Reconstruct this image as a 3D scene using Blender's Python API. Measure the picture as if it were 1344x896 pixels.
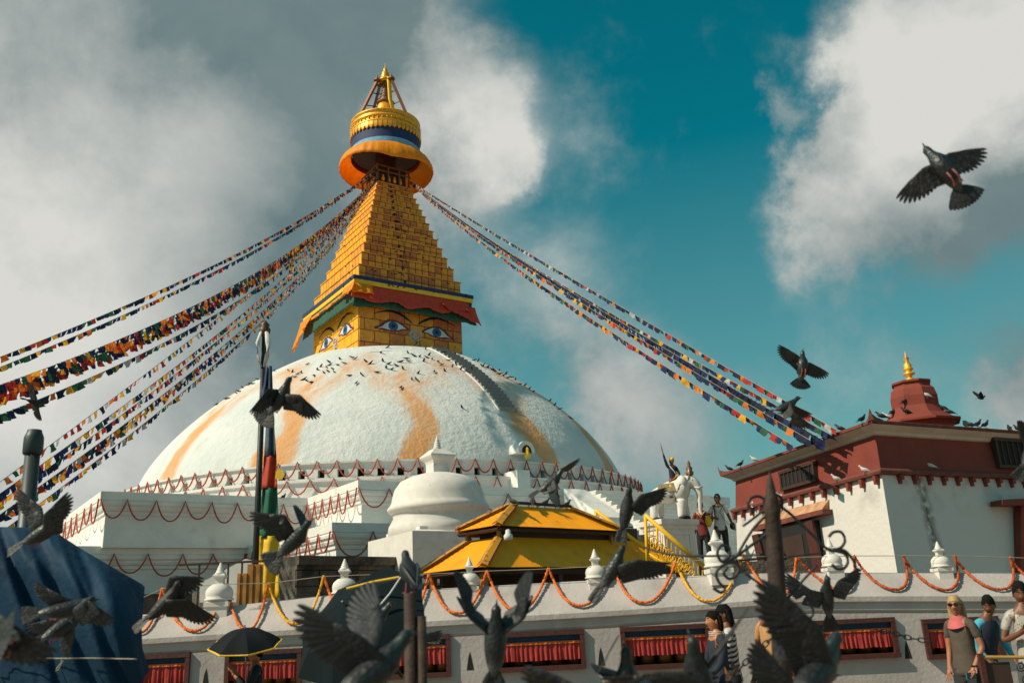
import bpy, bmesh, math, random
from mathutils import Vector, Matrix, Quaternion, noise
R_ = math.radians
random.seed(7)
scn = bpy.context.scene
for o in list(bpy.data.objects): bpy.data.objects.remove(o)
col = scn.collection

# ---------------------------------------------------------------- camera
FPX, PITCH, ROLL, EYE = 1181.3, 0.299, 0.048, 1.6
F0 = Vector((0, math.cos(PITCH), math.sin(PITCH)))
U0 = Vector((0, -math.sin(PITCH), math.cos(PITCH)))
X0 = Vector((1, 0, 0))
CR = X0*math.cos(ROLL) - U0*math.sin(ROLL)
CU = U0*math.cos(ROLL) + X0*math.sin(ROLL)
CF = F0
CAMP = Vector((0, 0, EYE))
cd = bpy.data.cameras.new('camera'); camo = bpy.data.objects.new('camera', cd); col.objects.link(camo)
m = Matrix((CR, CU, -CF)).transposed().to_4x4(); m.translation = CAMP
camo.matrix_world = m
cd.sensor_width = 36; cd.lens = FPX/1344*36; cd.clip_start = .05; cd.clip_end = 6000
cd.dof.use_dof = True; cd.dof.focus_distance = 38; cd.dof.aperture_fstop = 2.8
scn.camera = camo
def ray(x, y): return CF + CR*((x-672)/FPX) - CU*((y-448)/FPX)
def aty(x, y, Y): d = ray(x, y); return CAMP + d*(Y/d.y)
def atz(x, y, z): d = ray(x, y); return CAMP + d*((z-EYE)/d.z)
def pr(P):
    P = Vector(P)-CAMP; d = P.dot(CF); return 672+FPX*P.dot(CR)/d, 448-FPX*P.dot(CU)/d
def cv(r, u, f): return CR*r + CU*u + CF*f

# ---------------------------------------------------------------- world, sun, exposure
SUN_AZ = Vector((-.93, -.367)); SUN_EL = R_(42)
w = bpy.data.worlds.new('World'); scn.world = w; w.use_nodes = True
nt = w.node_tree; nt.nodes.clear()
def N(t, **k):
    n = nt.nodes.new(t)
    for a, b in k.items(): setattr(n, a, b)
    return n
def mth(op, a, b=None, c=None, clamp=False):
    n = N('ShaderNodeMath', operation=op); n.use_clamp = clamp
    for i, v in enumerate((a, b, c)):
        if v is None: continue
        if isinstance(v, (int, float)): n.inputs[i].default_value = v
        else: nt.links.new(v, n.inputs[i])
    return n.outputs[0]
def mixc(fac, a, b, bt='MIX'):
    n = N('ShaderNodeMix', data_type='RGBA', blend_type=bt)
    for s, v in ((n.inputs[0], fac), (n.inputs[6], a), (n.inputs[7], b)):
        if isinstance(v, (int, float)): s.default_value = v
        elif isinstance(v, tuple): s.default_value = (*v, 1)
        else: nt.links.new(v, s)
    return n.outputs[2]
out = N('ShaderNodeOutputWorld'); bg = N('ShaderNodeBackground'); bg.inputs[1].default_value = .115
sky = N('ShaderNodeTexSky', sky_type='NISHITA'); sky.sun_disc = False
sky.sun_elevation = SUN_EL; sky.sun_rotation = math.atan2(SUN_AZ.x, SUN_AZ.y)
sky.air_density = 1.0; sky.dust_density = .6; sky.ozone_density = 2
tc = N('ShaderNodeTexCoord')
nz = N('ShaderNodeTexNoise'); nz.inputs['Scale'].default_value = 6; nz.inputs['Detail'].default_value = 9; nz.inputs['Roughness'].default_value = .62
nt.links.new(tc.outputs['Generated'], nz.inputs['Vector'])
nzb = N('ShaderNodeTexNoise'); nzb.inputs['Scale'].default_value = 2.2; nzb.inputs['Detail'].default_value = 5
nt.links.new(tc.outputs['Generated'], nzb.inputs['Vector'])
# domain warp of the view direction so that cloud edges billow
nzm = N('ShaderNodeTexNoise'); nzm.inputs['Scale'].default_value = 3.4; nzm.inputs['Detail'].default_value = 10; nzm.inputs['Roughness'].default_value = .58; nzm.inputs['Distortion'].default_value = .35
nt.links.new(tc.outputs['Generated'], nzm.inputs['Vector'])
wv = N('ShaderNodeVectorMath', operation='MULTIPLY_ADD'); nt.links.new(nz.outputs['Color'], wv.inputs[0])
wv.inputs[1].default_value = (.20,)*3; nt.links.new(tc.outputs['Generated'], wv.inputs[2])
wv2 = N('ShaderNodeVectorMath', operation='SUBTRACT'); nt.links.new(wv.outputs[0], wv2.inputs[0]); wv2.inputs[1].default_value = (.10,)*3
nrm = N('ShaderNodeVectorMath', operation='NORMALIZE'); nt.links.new(wv2.outputs[0], nrm.inputs[0])
def blob(x, y, r, amp):
    d = ray(x, y).normalized(); a = r*1.5/FPX
    n = N('ShaderNodeVectorMath', operation='DOT_PRODUCT'); nt.links.new(nrm.outputs[0], n.inputs[0]); n.inputs[1].default_value = d
    k = math.cos(a)
    v = mth('MULTIPLY', mth('SUBTRACT', n.outputs['Value'], k), 1/(1-k), clamp=True)
    v = mth('POWER', v, 2.2)
    return mth('MULTIPLY', v, amp)
def total(lst):
    s = None
    for b in lst: s = blob(*b) if s is None else mth('ADD', s, blob(*b))
    return s
nf = mth('SUBTRACT', nz.outputs['Fac'], .5)
nm_ = mth('SUBTRACT', nzm.outputs['Fac'], .5)
bigs = total([(600, 130, 105, 1.5), (560, 190, 85, 1.3), (640, 190, 60, .8), (655, 120, 40, .5), (605, 250, 55, .5), (1330, 40, 175, 1.7), (1240, 150, 115, 1.4), (1150, 235, 110, 1.3), (1085, 200, 55, .7), (1200, 290, 80, .6), (1330, 200, 110, 1.),
              (1018, 140, 30, .6), (800, 480, 85, .65), (830, 590, 110, .9), (690, 420, 110, .5), (1385, 540, 70, 1.1), (1180, 500, 150, .15), (1320, 400, 120, .3), (930, 600, 150, .3),
              (20, 310, 330, 1.1), (120, 40, 420, 1.2), (380, 130, 230, 1.0), (300, 360, 260, .9), (60, 600, 330, 1.0), (470, 10, 130, .6)])
# clouds beyond the frame go on as broken cloud of the same kind
outm = mth('MULTIPLY', mth('SUBTRACT', nzb.outputs['Fac'], .40), 2.2)
fr = blob(672, 448, 900, 1.4)
outm = mth('MULTIPLY', outm, mth('SUBTRACT', 1, fr, clamp=True))
mk = mth('ADD', mth('ADD', bigs, outm), mth('ADD', mth('MULTIPLY', nf, 1.5), mth('MULTIPLY', nm_, 1.5)))
mr = N('ShaderNodeMapRange', interpolation_type='SMOOTHSTEP'); nt.links.new(mk, mr.inputs[0]); mr.inputs[1].default_value = -.02; mr.inputs[2].default_value = 1.15
mask = mr.outputs[0]
sep = N('ShaderNodeSeparateXYZ'); nt.links.new(tc.outputs['Generated'], sep.inputs[0])
hz = N('ShaderNodeMapRange'); nt.links.new(sep.outputs['Z'], hz.inputs[0]); hz.inputs[1].default_value = .48; hz.inputs[2].default_value = .0
teal = mixc(1.0, sky.outputs[0], (.012, .82, .62), 'MULTIPLY')
skyc = mixc(mth('MULTIPLY', hz.outputs[0], .75), teal, (2.1, 2.9, 2.85))
dark = total([(230, 30, 300, .42), (480, 10, 220, .42), (480, 340, 170, .35), (340, 480, 170, .30), (1300, 380, 160, .6), (1340, 250, 70, .5), (900, 640, 220, .2)])
brt = total([(60, 260, 230, .62), (290, 200, 130, .22), (20, 400, 200, .2), (620, 150, 120, .65), (1290, 30, 170, .5), (1180, 190, 130, .5), (60, 620, 200, .25), (830, 590, 90, .3)])
sh = mth('ADD', mth('SUBTRACT', mth('ADD', .40, brt), dark), mth('ADD', mth('MULTIPLY', nf, 1.3), mth('MULTIPLY', nm_, 1.8)))
sh = mth('MULTIPLY', mth('ADD', sh, .12), .9); sh = mth('MAXIMUM', sh, mth('ADD', mth('MULTIPLY', nm_, .5), .09)); sh = mth('MINIMUM', sh, 1.0)
cloudc = mixc(sh, (1.0, 1.62, 1.74), (6.0, 6.0, 5.6))
nt.links.new(mixc(mask, skyc, cloudc), bg.inputs[0]); nt.links.new(bg.outputs[0], out.inputs[0])
sl = bpy.data.lights.new('sun', 'SUN'); sl.energy = 4.9; sl.angle = R_(.6); sl.color = (1, .86, .66)
so = bpy.data.objects.new('sun', sl); col.objects.link(so)
sdir = Vector((SUN_AZ.x*math.cos(SUN_EL), SUN_AZ.y*math.cos(SUN_EL), math.sin(SUN_EL)))
so.rotation_euler = sdir.to_track_quat('Z', 'Y').to_euler(); so.location = (-60, -20, 60)
vs = scn.view_settings; vs.view_transform = 'Standard'; vs.look = 'None'; vs.exposure = 0; vs.gamma = 1

# ---------------------------------------------------------------- materials
MT = {}
def mat(name, c, rough=.8, metal=0, var=.25, vs=3., bump=.0, bs=20., c2=None, c2s=1.5, c2t=.55, c2w=.1, spec=.5, emit=None, trans=None):
    if name in MT: return MT[name]
    M = bpy.data.materials.new(name); M.use_nodes = True; t = M.node_tree
    b = t.nodes['Principled BSDF']; L = t.links
    co = t.nodes.new('ShaderNodeTexCoord')
    def nz(s, d=5):
        n = t.nodes.new('ShaderNodeTexNoise'); n.inputs['Scale'].default_value = s; n.inputs['Detail'].default_value = d
        L.new(co.outputs['Object'], n.inputs['Vector']); return n.outputs['Fac']
    mr = t.nodes.new('ShaderNodeMapRange'); L.new(nz(vs), mr.inputs[0]); mr.inputs[1].default_value = .25; mr.inputs[2].default_value = .75
    mr.inputs[3].default_value = 1-var; mr.inputs[4].default_value = 1+var*.6
    mx = t.nodes.new('ShaderNodeMix'); mx.data_type = 'RGBA'; mx.blend_type = 'MULTIPLY'; mx.inputs[0].default_value = 1
    mx.inputs[6].default_value = (*c, 1); L.new(mr.outputs[0], mx.inputs[7]); cur = mx.outputs[2]
    if c2:
        m2 = t.nodes.new('ShaderNodeMapRange'); L.new(nz(c2s, 8), m2.inputs[0]); m2.inputs[1].default_value = c2t; m2.inputs[2].default_value = c2t+c2w
        x2 = t.nodes.new('ShaderNodeMix'); x2.data_type = 'RGBA'; L.new(m2.outputs[0], x2.inputs[0]); L.new(cur, x2.inputs[6]); x2.inputs[7].default_value = (*c2, 1)
        cur = x2.outputs[2]
    L.new(cur, b.inputs['Base Color']); b.inputs['Roughness'].default_value = rough; b.inputs['Metallic'].default_value = metal
    b.inputs['Specular IOR Level'].default_value = spec
    if bump:
        bn = t.nodes.new('ShaderNodeBump'); bn.inputs['Strength'].default_value = bump; bn.inputs['Distance'].default_value = .6/bs
        L.new(nz(bs, 6), bn.inputs['Height']); L.new(bn.outputs[0], b.inputs['Normal'])
    if emit: b.inputs['Emission Color'].default_value = (*emit, 1); b.inputs['Emission Strength'].default_value = 1
    if trans: b.inputs['Transmission Weight'].default_value = trans
    MT[name] = M; return M
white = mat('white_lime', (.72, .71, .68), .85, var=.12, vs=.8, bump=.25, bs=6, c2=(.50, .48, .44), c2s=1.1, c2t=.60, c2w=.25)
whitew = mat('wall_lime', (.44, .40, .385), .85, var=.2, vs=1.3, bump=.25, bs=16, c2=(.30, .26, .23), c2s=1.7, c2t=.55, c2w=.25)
marble = mat('white_plaster', (.70, .66, .62), .7, var=.12, vs=4, bump=.15, bs=30, c2=(.45, .42, .38), c2s=5, c2t=.62, c2w=.2)
gold = mat('gilt_copper', (.90, .42, .03), .42, .35, var=.4, vs=6, bump=.2, bs=14, c2=(.30, .12, .03), c2s=4, c2t=.60, c2w=.14)
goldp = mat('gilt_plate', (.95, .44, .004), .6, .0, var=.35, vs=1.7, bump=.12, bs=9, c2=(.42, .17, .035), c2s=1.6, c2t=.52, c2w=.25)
goldp2 = mat('gilt_plate_worn_shade', (.86, .35, .03), .6, .0, var=.4, vs=2.7, bump=.12, bs=9, c2=(.34, .11, .03), c2s=1.8, c2t=.50, c2w=.25)  # worn gilt, its colour also reddened for warm bounce on the shaded face
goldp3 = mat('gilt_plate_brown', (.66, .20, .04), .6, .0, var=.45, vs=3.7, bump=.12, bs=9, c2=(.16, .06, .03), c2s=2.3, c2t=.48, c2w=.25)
goldgap = mat('dark_joint', (.10, .04, .015), .9)
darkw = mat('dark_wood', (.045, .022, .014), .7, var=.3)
dark = mat('dark_void', (.012, .011, .012), .9)
orange = mat('orange_silk', (1.0, .42, .01), .6, var=.12, bump=.1, bs=5)
def sheer(M, f):
    t = M.node_tree; b = t.nodes['Principled BSDF']; o_ = t.nodes['Material Output']; tr = t.nodes.new('ShaderNodeBsdfTranslucent'); mx = t.nodes.new('ShaderNodeMixShader'); mx.inputs[0].default_value = f
    t.links.new(b.inputs['Base Color'].links[0].from_socket, tr.inputs[0]); t.links.new(b.outputs[0], mx.inputs[1]); t.links.new(tr.outputs[0], mx.inputs[2]); t.links.new(mx.outputs[0], o_.inputs[0])
sheer(orange, .45)
red = mat('red_cloth', (.58, .05, .02), .75, var=.25, vs=5)
green = mat('green_cloth', (.018, .085, .05), .8, var=.3)
blue = mat('navy_cloth', (.012, .03, .11), .7, var=.3)
lblue = mat('sky_blue_cloth', (.16, .40, .62), .7)
yellowc = mat('yellow_cloth', (.85, .50, .02), .7, var=.15)
whitec = mat('white_cloth', (.62, .62, .60), .8, var=.15)
redp = mat('red_ochre_paint', (.21, .036, .022), .8, var=.22, vs=1.5, bump=.2, bs=14, c2=(.17, .03, .02), c2s=1.4, c2t=.58, c2w=.2)
redtile = mat('worn_red_roof', (.17, .048, .034), .85, var=.35, vs=5, bump=.4, bs=18)
cream = mat('cream_cornice', (.55, .50, .42), .8, var=.15)
stone = mat('dark_stone', (.105, .088, .07), .95, var=.5, vs=3, bump=.7, bs=9, c2=(.03, .028, .026), c2s=2, c2t=.52, c2w=.12)
ground_m = mat('paving', (.27, .20, .15), .9, var=.3, vs=1, bump=.2)
mari = mat('marigold', (.80, .16, .012), .85, var=.4, vs=40, bump=.9, bs=60)
mari2 = mat('yellow_marigold', (.9, .42, .02), .85, var=.4, vs=40, bump=.9, bs=60)
garl = mat('red_garland', (.42, .06, .028), .85, var=.4, vs=8, bump=.6, bs=20)
yroof = mat('yellow_roof_sheet', (.98, .37, .003), .5, var=.16, vs=2.5, bump=.08, bs=20, c2=(.42, .17, .02), c2s=3.2, c2t=.60, c2w=.22)
yroof.node_tree.nodes['Principled BSDF'].inputs['Roughness'].default_value = .5
ridge_m = mat('rusty_ridge_sheet', (.60, .27, .015), .6, var=.3, vs=9, c2=(.22, .07, .02), c2s=9, c2t=.52, c2w=.1)
ypaint = mat('yellow_paint', (.85, .46, .01), .45, var=.12)
iron = mat('black_iron', (.022, .022, .024), .5, .3, var=.3, bump=.3, bs=60)
rust = mat('rusty_iron', (.055, .034, .026), .75, .3, var=.5, vs=20, bump=.5, bs=60)
tarp_m = mat('blue_tarp', (.002, .033, .075), .75, var=.3, vs=1.2, bump=.25, bs=12, spec=.25)
ropem = mat('rope', (.32, .27, .2), .9)
lampm = mat('grey_green_metal', (.05, .065, .068), .5, .4, var=.2)
slate = mat('slate_feather', (.010, .014, .018), .55, var=.4, vs=30, bump=.3, bs=90)
slate3 = mat('mid_grey_feather', (.018, .024, .030), .6, var=.4, vs=30, bump=.3, bs=90)
slate2 = mat('grey_feather', (.028, .037, .045), .6, var=.35, vs=30, bump=.3, bs=90)
brownf = mat('brown_feather', (.020, .015, .013), .6, var=.35, vs=30)
blackf = mat('black_feather', (.009, .010, .012), .55, var=.4, vs=30)
whitef = mat('white_feather', (.6, .6, .58), .7, var=.2, vs=20)
beakm = mat('beak', (.03, .028, .028), .4)
pink = mat('pink_foot', (.30, .07, .06), .6)
eyem = mat('orange_eye', (.5, .1, .02), .2)
brol = mat('umbrella_black', (.006, .009, .012), .85, var=.25, spec=.2)
brolg = mat('umbrella_dark_green', (.005, .012, .015), .9, var=.25, spec=.15)
skin_l = mat('light_skin', (.36, .15, .085), .55, var=.08)
skin_b = mat('brown_skin', (.16, .062, .03), .5, var=.08)
hair_k = mat('black_hair', (.008, .007, .006), .85, var=.5, vs=60, bump=.8, bs=90, spec=.15)
hair_y = mat('blond_hair', (.42, .27, .12), .55, var=.35, vs=60, bump=.4, bs=80)
glass_k = mat('dark_lens', (.008, .008, .01), .1)
CL = {k: mat(k+'_clothing', v, .85, var=.2, vs=9, bump=.25, bs=14) for k, v in dict(black=(.012, .013, .016), navy=(.012, .02, .04), olive=(.085, .065, .05), turquoise=(.06, .36, .48),
      tan=(.46, .25, .10), white=(.62, .60, .57), maroon=(.16, .018, .015), grey=(.08, .085, .09), teal=(.03, .16, .20), pinkish=(.55, .12, .12), yellow=(.85, .5, .02), charcoal=(.03, .03, .032)).items()}

def plumage(M, body=False):
    t = M.node_tree; L = t.links; b = t.nodes['Principled BSDF']; co = t.nodes.new('ShaderNodeTexCoord')
    v = t.nodes.new('ShaderNodeTexVoronoi'); v.inputs['Scale'].default_value = 75; mp = t.nodes.new('ShaderNodeMapping'); mp.inputs['Scale'].default_value = (.6, 1, 1)
    L.new(co.outputs['Object'], mp.inputs[0]); L.new(mp.outputs[0], v.inputs['Vector'])
    bp = t.nodes.new('ShaderNodeBump'); bp.inputs['Strength'].default_value = .7; bp.inputs['Distance'].default_value = .004; L.new(v.outputs['Distance'], bp.inputs['Height']); L.new(bp.outputs[0], b.inputs['Normal'])
    src = b.inputs['Base Color'].links[0].from_socket
    mr = t.nodes.new('ShaderNodeMapRange'); L.new(v.outputs['Distance'], mr.inputs[0]); mr.inputs[1].default_value = .1; mr.inputs[2].default_value = .7; mr.inputs[3].default_value = 1.5; mr.inputs[4].default_value = .55
    mx = t.nodes.new('ShaderNodeMix'); mx.data_type = 'RGBA'; mx.blend_type = 'MULTIPLY'; mx.inputs[0].default_value = 1; L.new(src, mx.inputs[6]); L.new(mr.outputs[0], mx.inputs[7]); cur = mx.outputs[2]
    if body:
        sp = t.nodes.new('ShaderNodeSeparateXYZ'); L.new(co.outputs['Object'], sp.inputs[0]); n = t.nodes.new('ShaderNodeTexNoise'); n.inputs['Scale'].default_value = 25; L.new(co.outputs['Object'], n.inputs['Vector'])
        ad = t.nodes.new('ShaderNodeMath'); ad.operation = 'MULTIPLY_ADD'; L.new(n.outputs['Fac'], ad.inputs[0]); ad.inputs[1].default_value = .04; L.new(sp.outputs['X'], ad.inputs[2])
        for lo, hi, c, f in ((-.06, -.085, (.07, .075, .08), .7), (.075, .095, (.006, .022, .022), .9), (.125, .14, (.014, .018, .024), .9)):
            m_ = t.nodes.new('ShaderNodeMapRange'); L.new(ad.outputs[0], m_.inputs[0]); m_.inputs[1].default_value = lo+.02; m_.inputs[2].default_value = hi+.02; m_.inputs[4].default_value = f
            x = t.nodes.new('ShaderNodeMix'); x.data_type = 'RGBA'; L.new(m_.outputs[0], x.inputs[0]); L.new(cur, x.inputs[6]); x.inputs[7].default_value = (*c, 1); cur = x.outputs[2]
    L.new(cur, b.inputs['Base Color']); b.inputs['Roughness'].default_value = .45 if body else .6
    return M
bodyf = plumage(mat('pigeon_plumage', (.014, .018, .022), .5, var=.4, vs=25), True)
wingf = plumage(mat('pigeon_coverts', (.010, .014, .017), .6, var=.4, vs=25))

for m_ in (slate2, brownf, blackf): plumage(m_)
# ---------------------------------------------------------------- helpers
OFF = {}
def tag(o, label=None, cat=None, group=None, kind=None):
    if label: o['label'] = label
    if cat: o['category'] = cat
    if group: o['group'] = group
    if kind: o['kind'] = kind
    return o
def thing(name, label, cat, loc=(0, 0, 0), group=None, rot=None, local=False):
    o = bpy.data.objects.new(name, None); col.objects.link(o); o.location = loc; o.empty_display_size = .2
    if rot: o.rotation_euler = rot
    OFF[o.name] = Vector((0, 0, 0)) if local else Vector(loc)
    return tag(o, label, cat, group)
def mkobj(name, me, parent=None, off=None):
    o = bpy.data.objects.new(name, me); col.objects.link(o)
    if parent is not None: o.parent = parent; OFF[o.name] = off if off is not None else OFF.get(parent.name, Vector())
    else: OFF[o.name] = Vector()
    return o
class MB:
    def __init__(s): s.v = []; s.f = []; s.m = []; s.k = 0
    def add(s, vs, fs, k=None):
        b = len(s.v); s.v += [tuple(x) for x in vs]; s.f += [tuple(b+i for i in f) for f in fs]; s.m += [s.k if k is None else k]*len(fs); return s
    def box(s, c, d, rz=0, k=None, M=None):
        pts = [Vector((x*d[0]/2, y*d[1]/2, z*d[2]/2)) for x in (-1, 1) for y in (-1, 1) for z in (-1, 1)]
        rm = Matrix.Rotation(rz, 3, 'Z') if M is None else M
        return s.add([Vector(c)+rm@p for p in pts], [(0, 1, 3, 2), (4, 6, 7, 5), (0, 4, 5, 1), (2, 3, 7, 6), (0, 2, 6, 4), (1, 5, 7, 3)], k)
    def hexa(s, p, k=None):  # 8 points: bottom 0-3 ccw, top 4-7
        return s.add(p, [(3, 2, 1, 0), (4, 5, 6, 7), (0, 1, 5, 4), (1, 2, 6, 5), (2, 3, 7, 6), (3, 0, 4, 7)], k)
    def loft(s, rings, closed=True, cap=True, k=None):
        n = len(rings[0]); vs = [p for r in rings for p in r]; fs = []
        for i in range(len(rings)-1):
            for j in range(n if closed else n-1):
                a = i*n+j; b = i*n+(j+1) % n; fs.append((a, b, b+n, a+n))
        if cap and closed: fs.append(tuple(range(n-1, -1, -1))); fs.append(tuple(range((len(rings)-1)*n, len(rings)*n)))
        return s.add(vs, fs, k)
    def lathe(s, prof, c=(0, 0, 0), n=24, k=None, cap=True, sq=None):
        rings = []
        for r, z in prof:
            ring = []
            for i in range(n):
                a = 2*math.pi*i/n; rr = r
                if sq is not None: a += sq; rr = r/max(abs(math.cos(a-sq)), abs(math.sin(a-sq)))
                ring.append((c[0]+rr*math.cos(a), c[1]+rr*math.sin(a), c[2]+z))
            rings.append(ring)
        return s.loft(rings, k=k, cap=cap)
    def tube(s, path, r, n=6, k=None, flat=1.):
        path = [Vector(p) for p in path]; rings = []
        for i, p in enumerate(path):
            t = (path[min(i+1, len(path)-1)]-path[max(i-1, 0)]).normalized()
            if t.length == 0: t = Vector((0, 0, 1))
            a = t.cross(Vector((0, 0, 1)))
            if a.length < .05: a = t.cross(Vector((0, 1, 0)))
            a.normalize(); b = t.cross(a).normalized(); rr = r[i] if isinstance(r, (list, tuple)) else r
            rings.append([p+a*rr*math.cos(q*2*math.pi/n)+b*rr*flat*math.sin(q*2*math.pi/n) for q in range(n)])
        return s.loft(rings, k=k)
    def ball(s, c, r, n=10, k=None, sc=(1, 1, 1)):
        rings = []
        h = max(4, n//2)
        for i in range(h+1):
            t = math.pi*(i+.02)/(h+.04)
            rings.append([(c[0]+r*sc[0]*math.sin(t)*math.cos(2*math.pi*j/n), c[1]+r*sc[1]*math.sin(t)*math.sin(2*math.pi*j/n), c[2]-r*sc[2]*math.cos(t)) for j in range(n)])
        return s.loft(rings, k=k)
    def mesh(s, name, mats, smooth=False, off=Vector()):
        me = bpy.data.meshes.new(name); me.from_pydata([tuple(Vector(v)-off) for v in s.v], [], s.f)
        if not isinstance(mats, (list, tuple)): mats = [mats]
        for mm in mats: me.materials.append(mm)
        if len(mats) > 1: me.polygons.foreach_set('material_index', s.m)
        if smooth: me.polygons.foreach_set('use_smooth', [True]*len(s.f))
        me.update(); return me
    def build(s, name, mats, parent=None, smooth=False):
        off = OFF.get(parent.name, Vector()) if parent is not None else Vector()
        return mkobj(name, s.mesh(name, mats, smooth, off), parent)
def box(name, c, d, mt, parent=None, rz=0): return MB().box(c, d, rz).build(name, mt, parent)
def struct(o): o['kind'] = 'structure'; return o
def offset_poly(p, d):
    n = len(p); o = []
    for i in range(n):
        a, b, c = Vector(p[i-1]), Vector(p[i]), Vector(p[(i+1) % n])
        e1 = (b-a).normalized(); e2 = (c-b).normalized()
        n1 = Vector((e1.y, -e1.x)); n2 = Vector((e2.y, -e2.x))
        o.append(b+(n1+n2)*(d/(1+n1.dot(n2))))
    return o
def copy_tree(o, parent=None):
    c = o.copy(); col.objects.link(c); OFF[c.name] = OFF.get(o.name, Vector())
    if parent is not None: c.parent = parent
    for ch in o.children: copy_tree(ch, c)
    return c
def skinmesh(nodes, edges, sub=1, root=0):
    me = bpy.data.meshes.new('sk'); me.from_pydata([n[:3] for n in nodes], edges, []); o = bpy.data.objects.new('sk', me); col.objects.link(o)
    md = o.modifiers.new('s', 'SKIN')
    md.use_smooth_shade = True
    for i, n in enumerate(nodes):
        v = me.skin_vertices[0].data[i]; r = n[3]; v.radius = r if isinstance(r, tuple) else (r, r)
        v.use_root = (i == root)
    if sub: s = o.modifiers.new('u', 'SUBSURF'); s.levels = sub
    dg = bpy.context.evaluated_depsgraph_get(); nm = bpy.data.meshes.new_from_object(o.evaluated_get(dg))
    bpy.data.objects.remove(o)
    vs = [v.co.copy() for v in nm.vertices]; fs = [tuple(p.vertices) for p in nm.polygons]
    bpy.data.meshes.remove(nm); return vs, fs
def interp(x, t):
    if x <= t[0][0]: return t[0][1]
    for (a, b), (c, d) in zip(t, t[1:]):
        if x <= c: return b+(d-b)*(x-a)/(c-a)
    return t[-1][1]

# ---------------------------------------------------------------- ground
struct(MB().add([(-2500, -2500, 0), (2500, -2500, 0), (2500, 2500, 0), (-2500, 2500, 0)], [(0, 1, 2, 3)]).build('ground', ground_m))

# ================================================================ STUPA
CX, D, A = -10.504, 72., .598
CA, SA = math.cos(A), math.sin(A)
def W(u, ww, z): return Vector((CX+u*CA-ww*SA, D+u*SA+ww*CA, z))
st = thing('great_stupa', 'huge white domed stupa with gilded eye tower and orange streaks', 'stupa', (CX, D, 3.5))
# dome material : lime wash with saffron petal arcs
dm = bpy.data.materials.new('limewashed_dome'); dm.use_nodes = True; t = dm.node_tree; L = t.links; b = t.nodes['Principled BSDF']
def n2(ty, **k):
    n = t.nodes.new(ty)
    for a_, b_ in k.items(): setattr(n, a_, b_)
    return n
def m2(op, a, b_=None, c=None, clamp=False):
    n = n2('ShaderNodeMath', operation=op); n.use_clamp = clamp
    for i, v in enumerate((a, b_, c)):
        if v is None: continue
        if isinstance(v, (int, float)): n.inputs[i].default_value = v
        else: L.new(v, n.inputs[i])
    return n.outputs[0]
co = n2('ShaderNodeTexCoord'); sx = n2('ShaderNodeSeparateXYZ'); L.new(co.outputs['Object'], sx.inputs[0])
def noi(sc, de=6, vec=None):
    n = n2('ShaderNodeTexNoise'); n.inputs['Scale'].default_value = sc; n.inputs['Detail'].default_value = de; L.new(vec or co.outputs['Object'], n.inputs['Vector']); return n.outputs['Fac']
az = m2('MULTIPLY', m2('ARCTAN2', sx.outputs['X'], m2('MULTIPLY', sx.outputs['Y'], -1)), 57.3)
zz = sx.outputs['Z']    # metres above z=3.5
warp = m2('MULTIPLY', m2('SUBTRACT', noi(.22, 4), .5), 14)
lean = m2('MULTIPLY', m2('SUBTRACT', zz, 8), -.5)
ph = m2('ABSOLUTE', m2('SUBTRACT', m2('FRACT', m2('DIVIDE', m2('ADD', m2('ADD', az, warp), m2('ADD', 360-18+13.5-5, 0)), 27)), .5))  # 0 at the streak, .5 between
f_ = m2('MULTIPLY', ph, 2)
arc = m2('ADD', 9.5, m2('MULTIPLY', m2('POWER', f_, .45), 6.4))
mp0 = n2('ShaderNodeMapping'); L.new(co.outputs['Object'], mp0.inputs[0]); mp0.inputs['Scale'].default_value = (1, 1, .2)
da = m2('ABSOLUTE', m2('SUBTRACT', zz, m2('ADD', arc, m2('MULTIPLY', m2('SUBTRACT', noi(.5), .5), 2.5))))
arcm = m2('SUBTRACT', 1, m2('DIVIDE', da, 2.4), clamp=True)
strk = m2('SUBTRACT', 1, m2('DIVIDE', f_, .34), clamp=True)
below = n2('ShaderNodeMapRange'); L.new(zz, below.inputs[0]); below.inputs[1].default_value = 16.5; below.inputs[2].default_value = 9
strk = m2('MULTIPLY', strk, below.outputs[0])
mk_ = m2('MULTIPLY', m2('MAXIMUM', m2('MULTIPLY', arcm, .5), m2('MULTIPLY', strk, 1.6)), m2('ADD', .1, m2('MULTIPLY', noi(.9, 9, mp0.outputs[0]), 2.0)), clamp=True)
mxr = n2('ShaderNodeMapRange', interpolation_type='SMOOTHSTEP'); L.new(mk_, mxr.inputs[0]); mxr.inputs[1].default_value = .0; mxr.inputs[2].default_value = .95
c1 = n2('ShaderNodeMix', data_type='RGBA'); L.new(m2('MULTIPLY', noi(.35, 7), 1.2, clamp=True), c1.inputs[0]); c1.inputs[6].default_value = (.74, .73, .71, 1); c1.inputs[7].default_value = (.52, .57, .57, 1)
c2_ = n2('ShaderNodeMix', data_type='RGBA'); L.new(m2('MULTIPLY', mxr.outputs[0], m2('ADD', .45, m2('MULTIPLY', noi(.45, 9), 1.1)), clamp=True), c2_.inputs[0]); L.new(c1.outputs[2], c2_.inputs[6]); c2_.inputs[7].default_value = (.66, .33, .13, 1)
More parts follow.
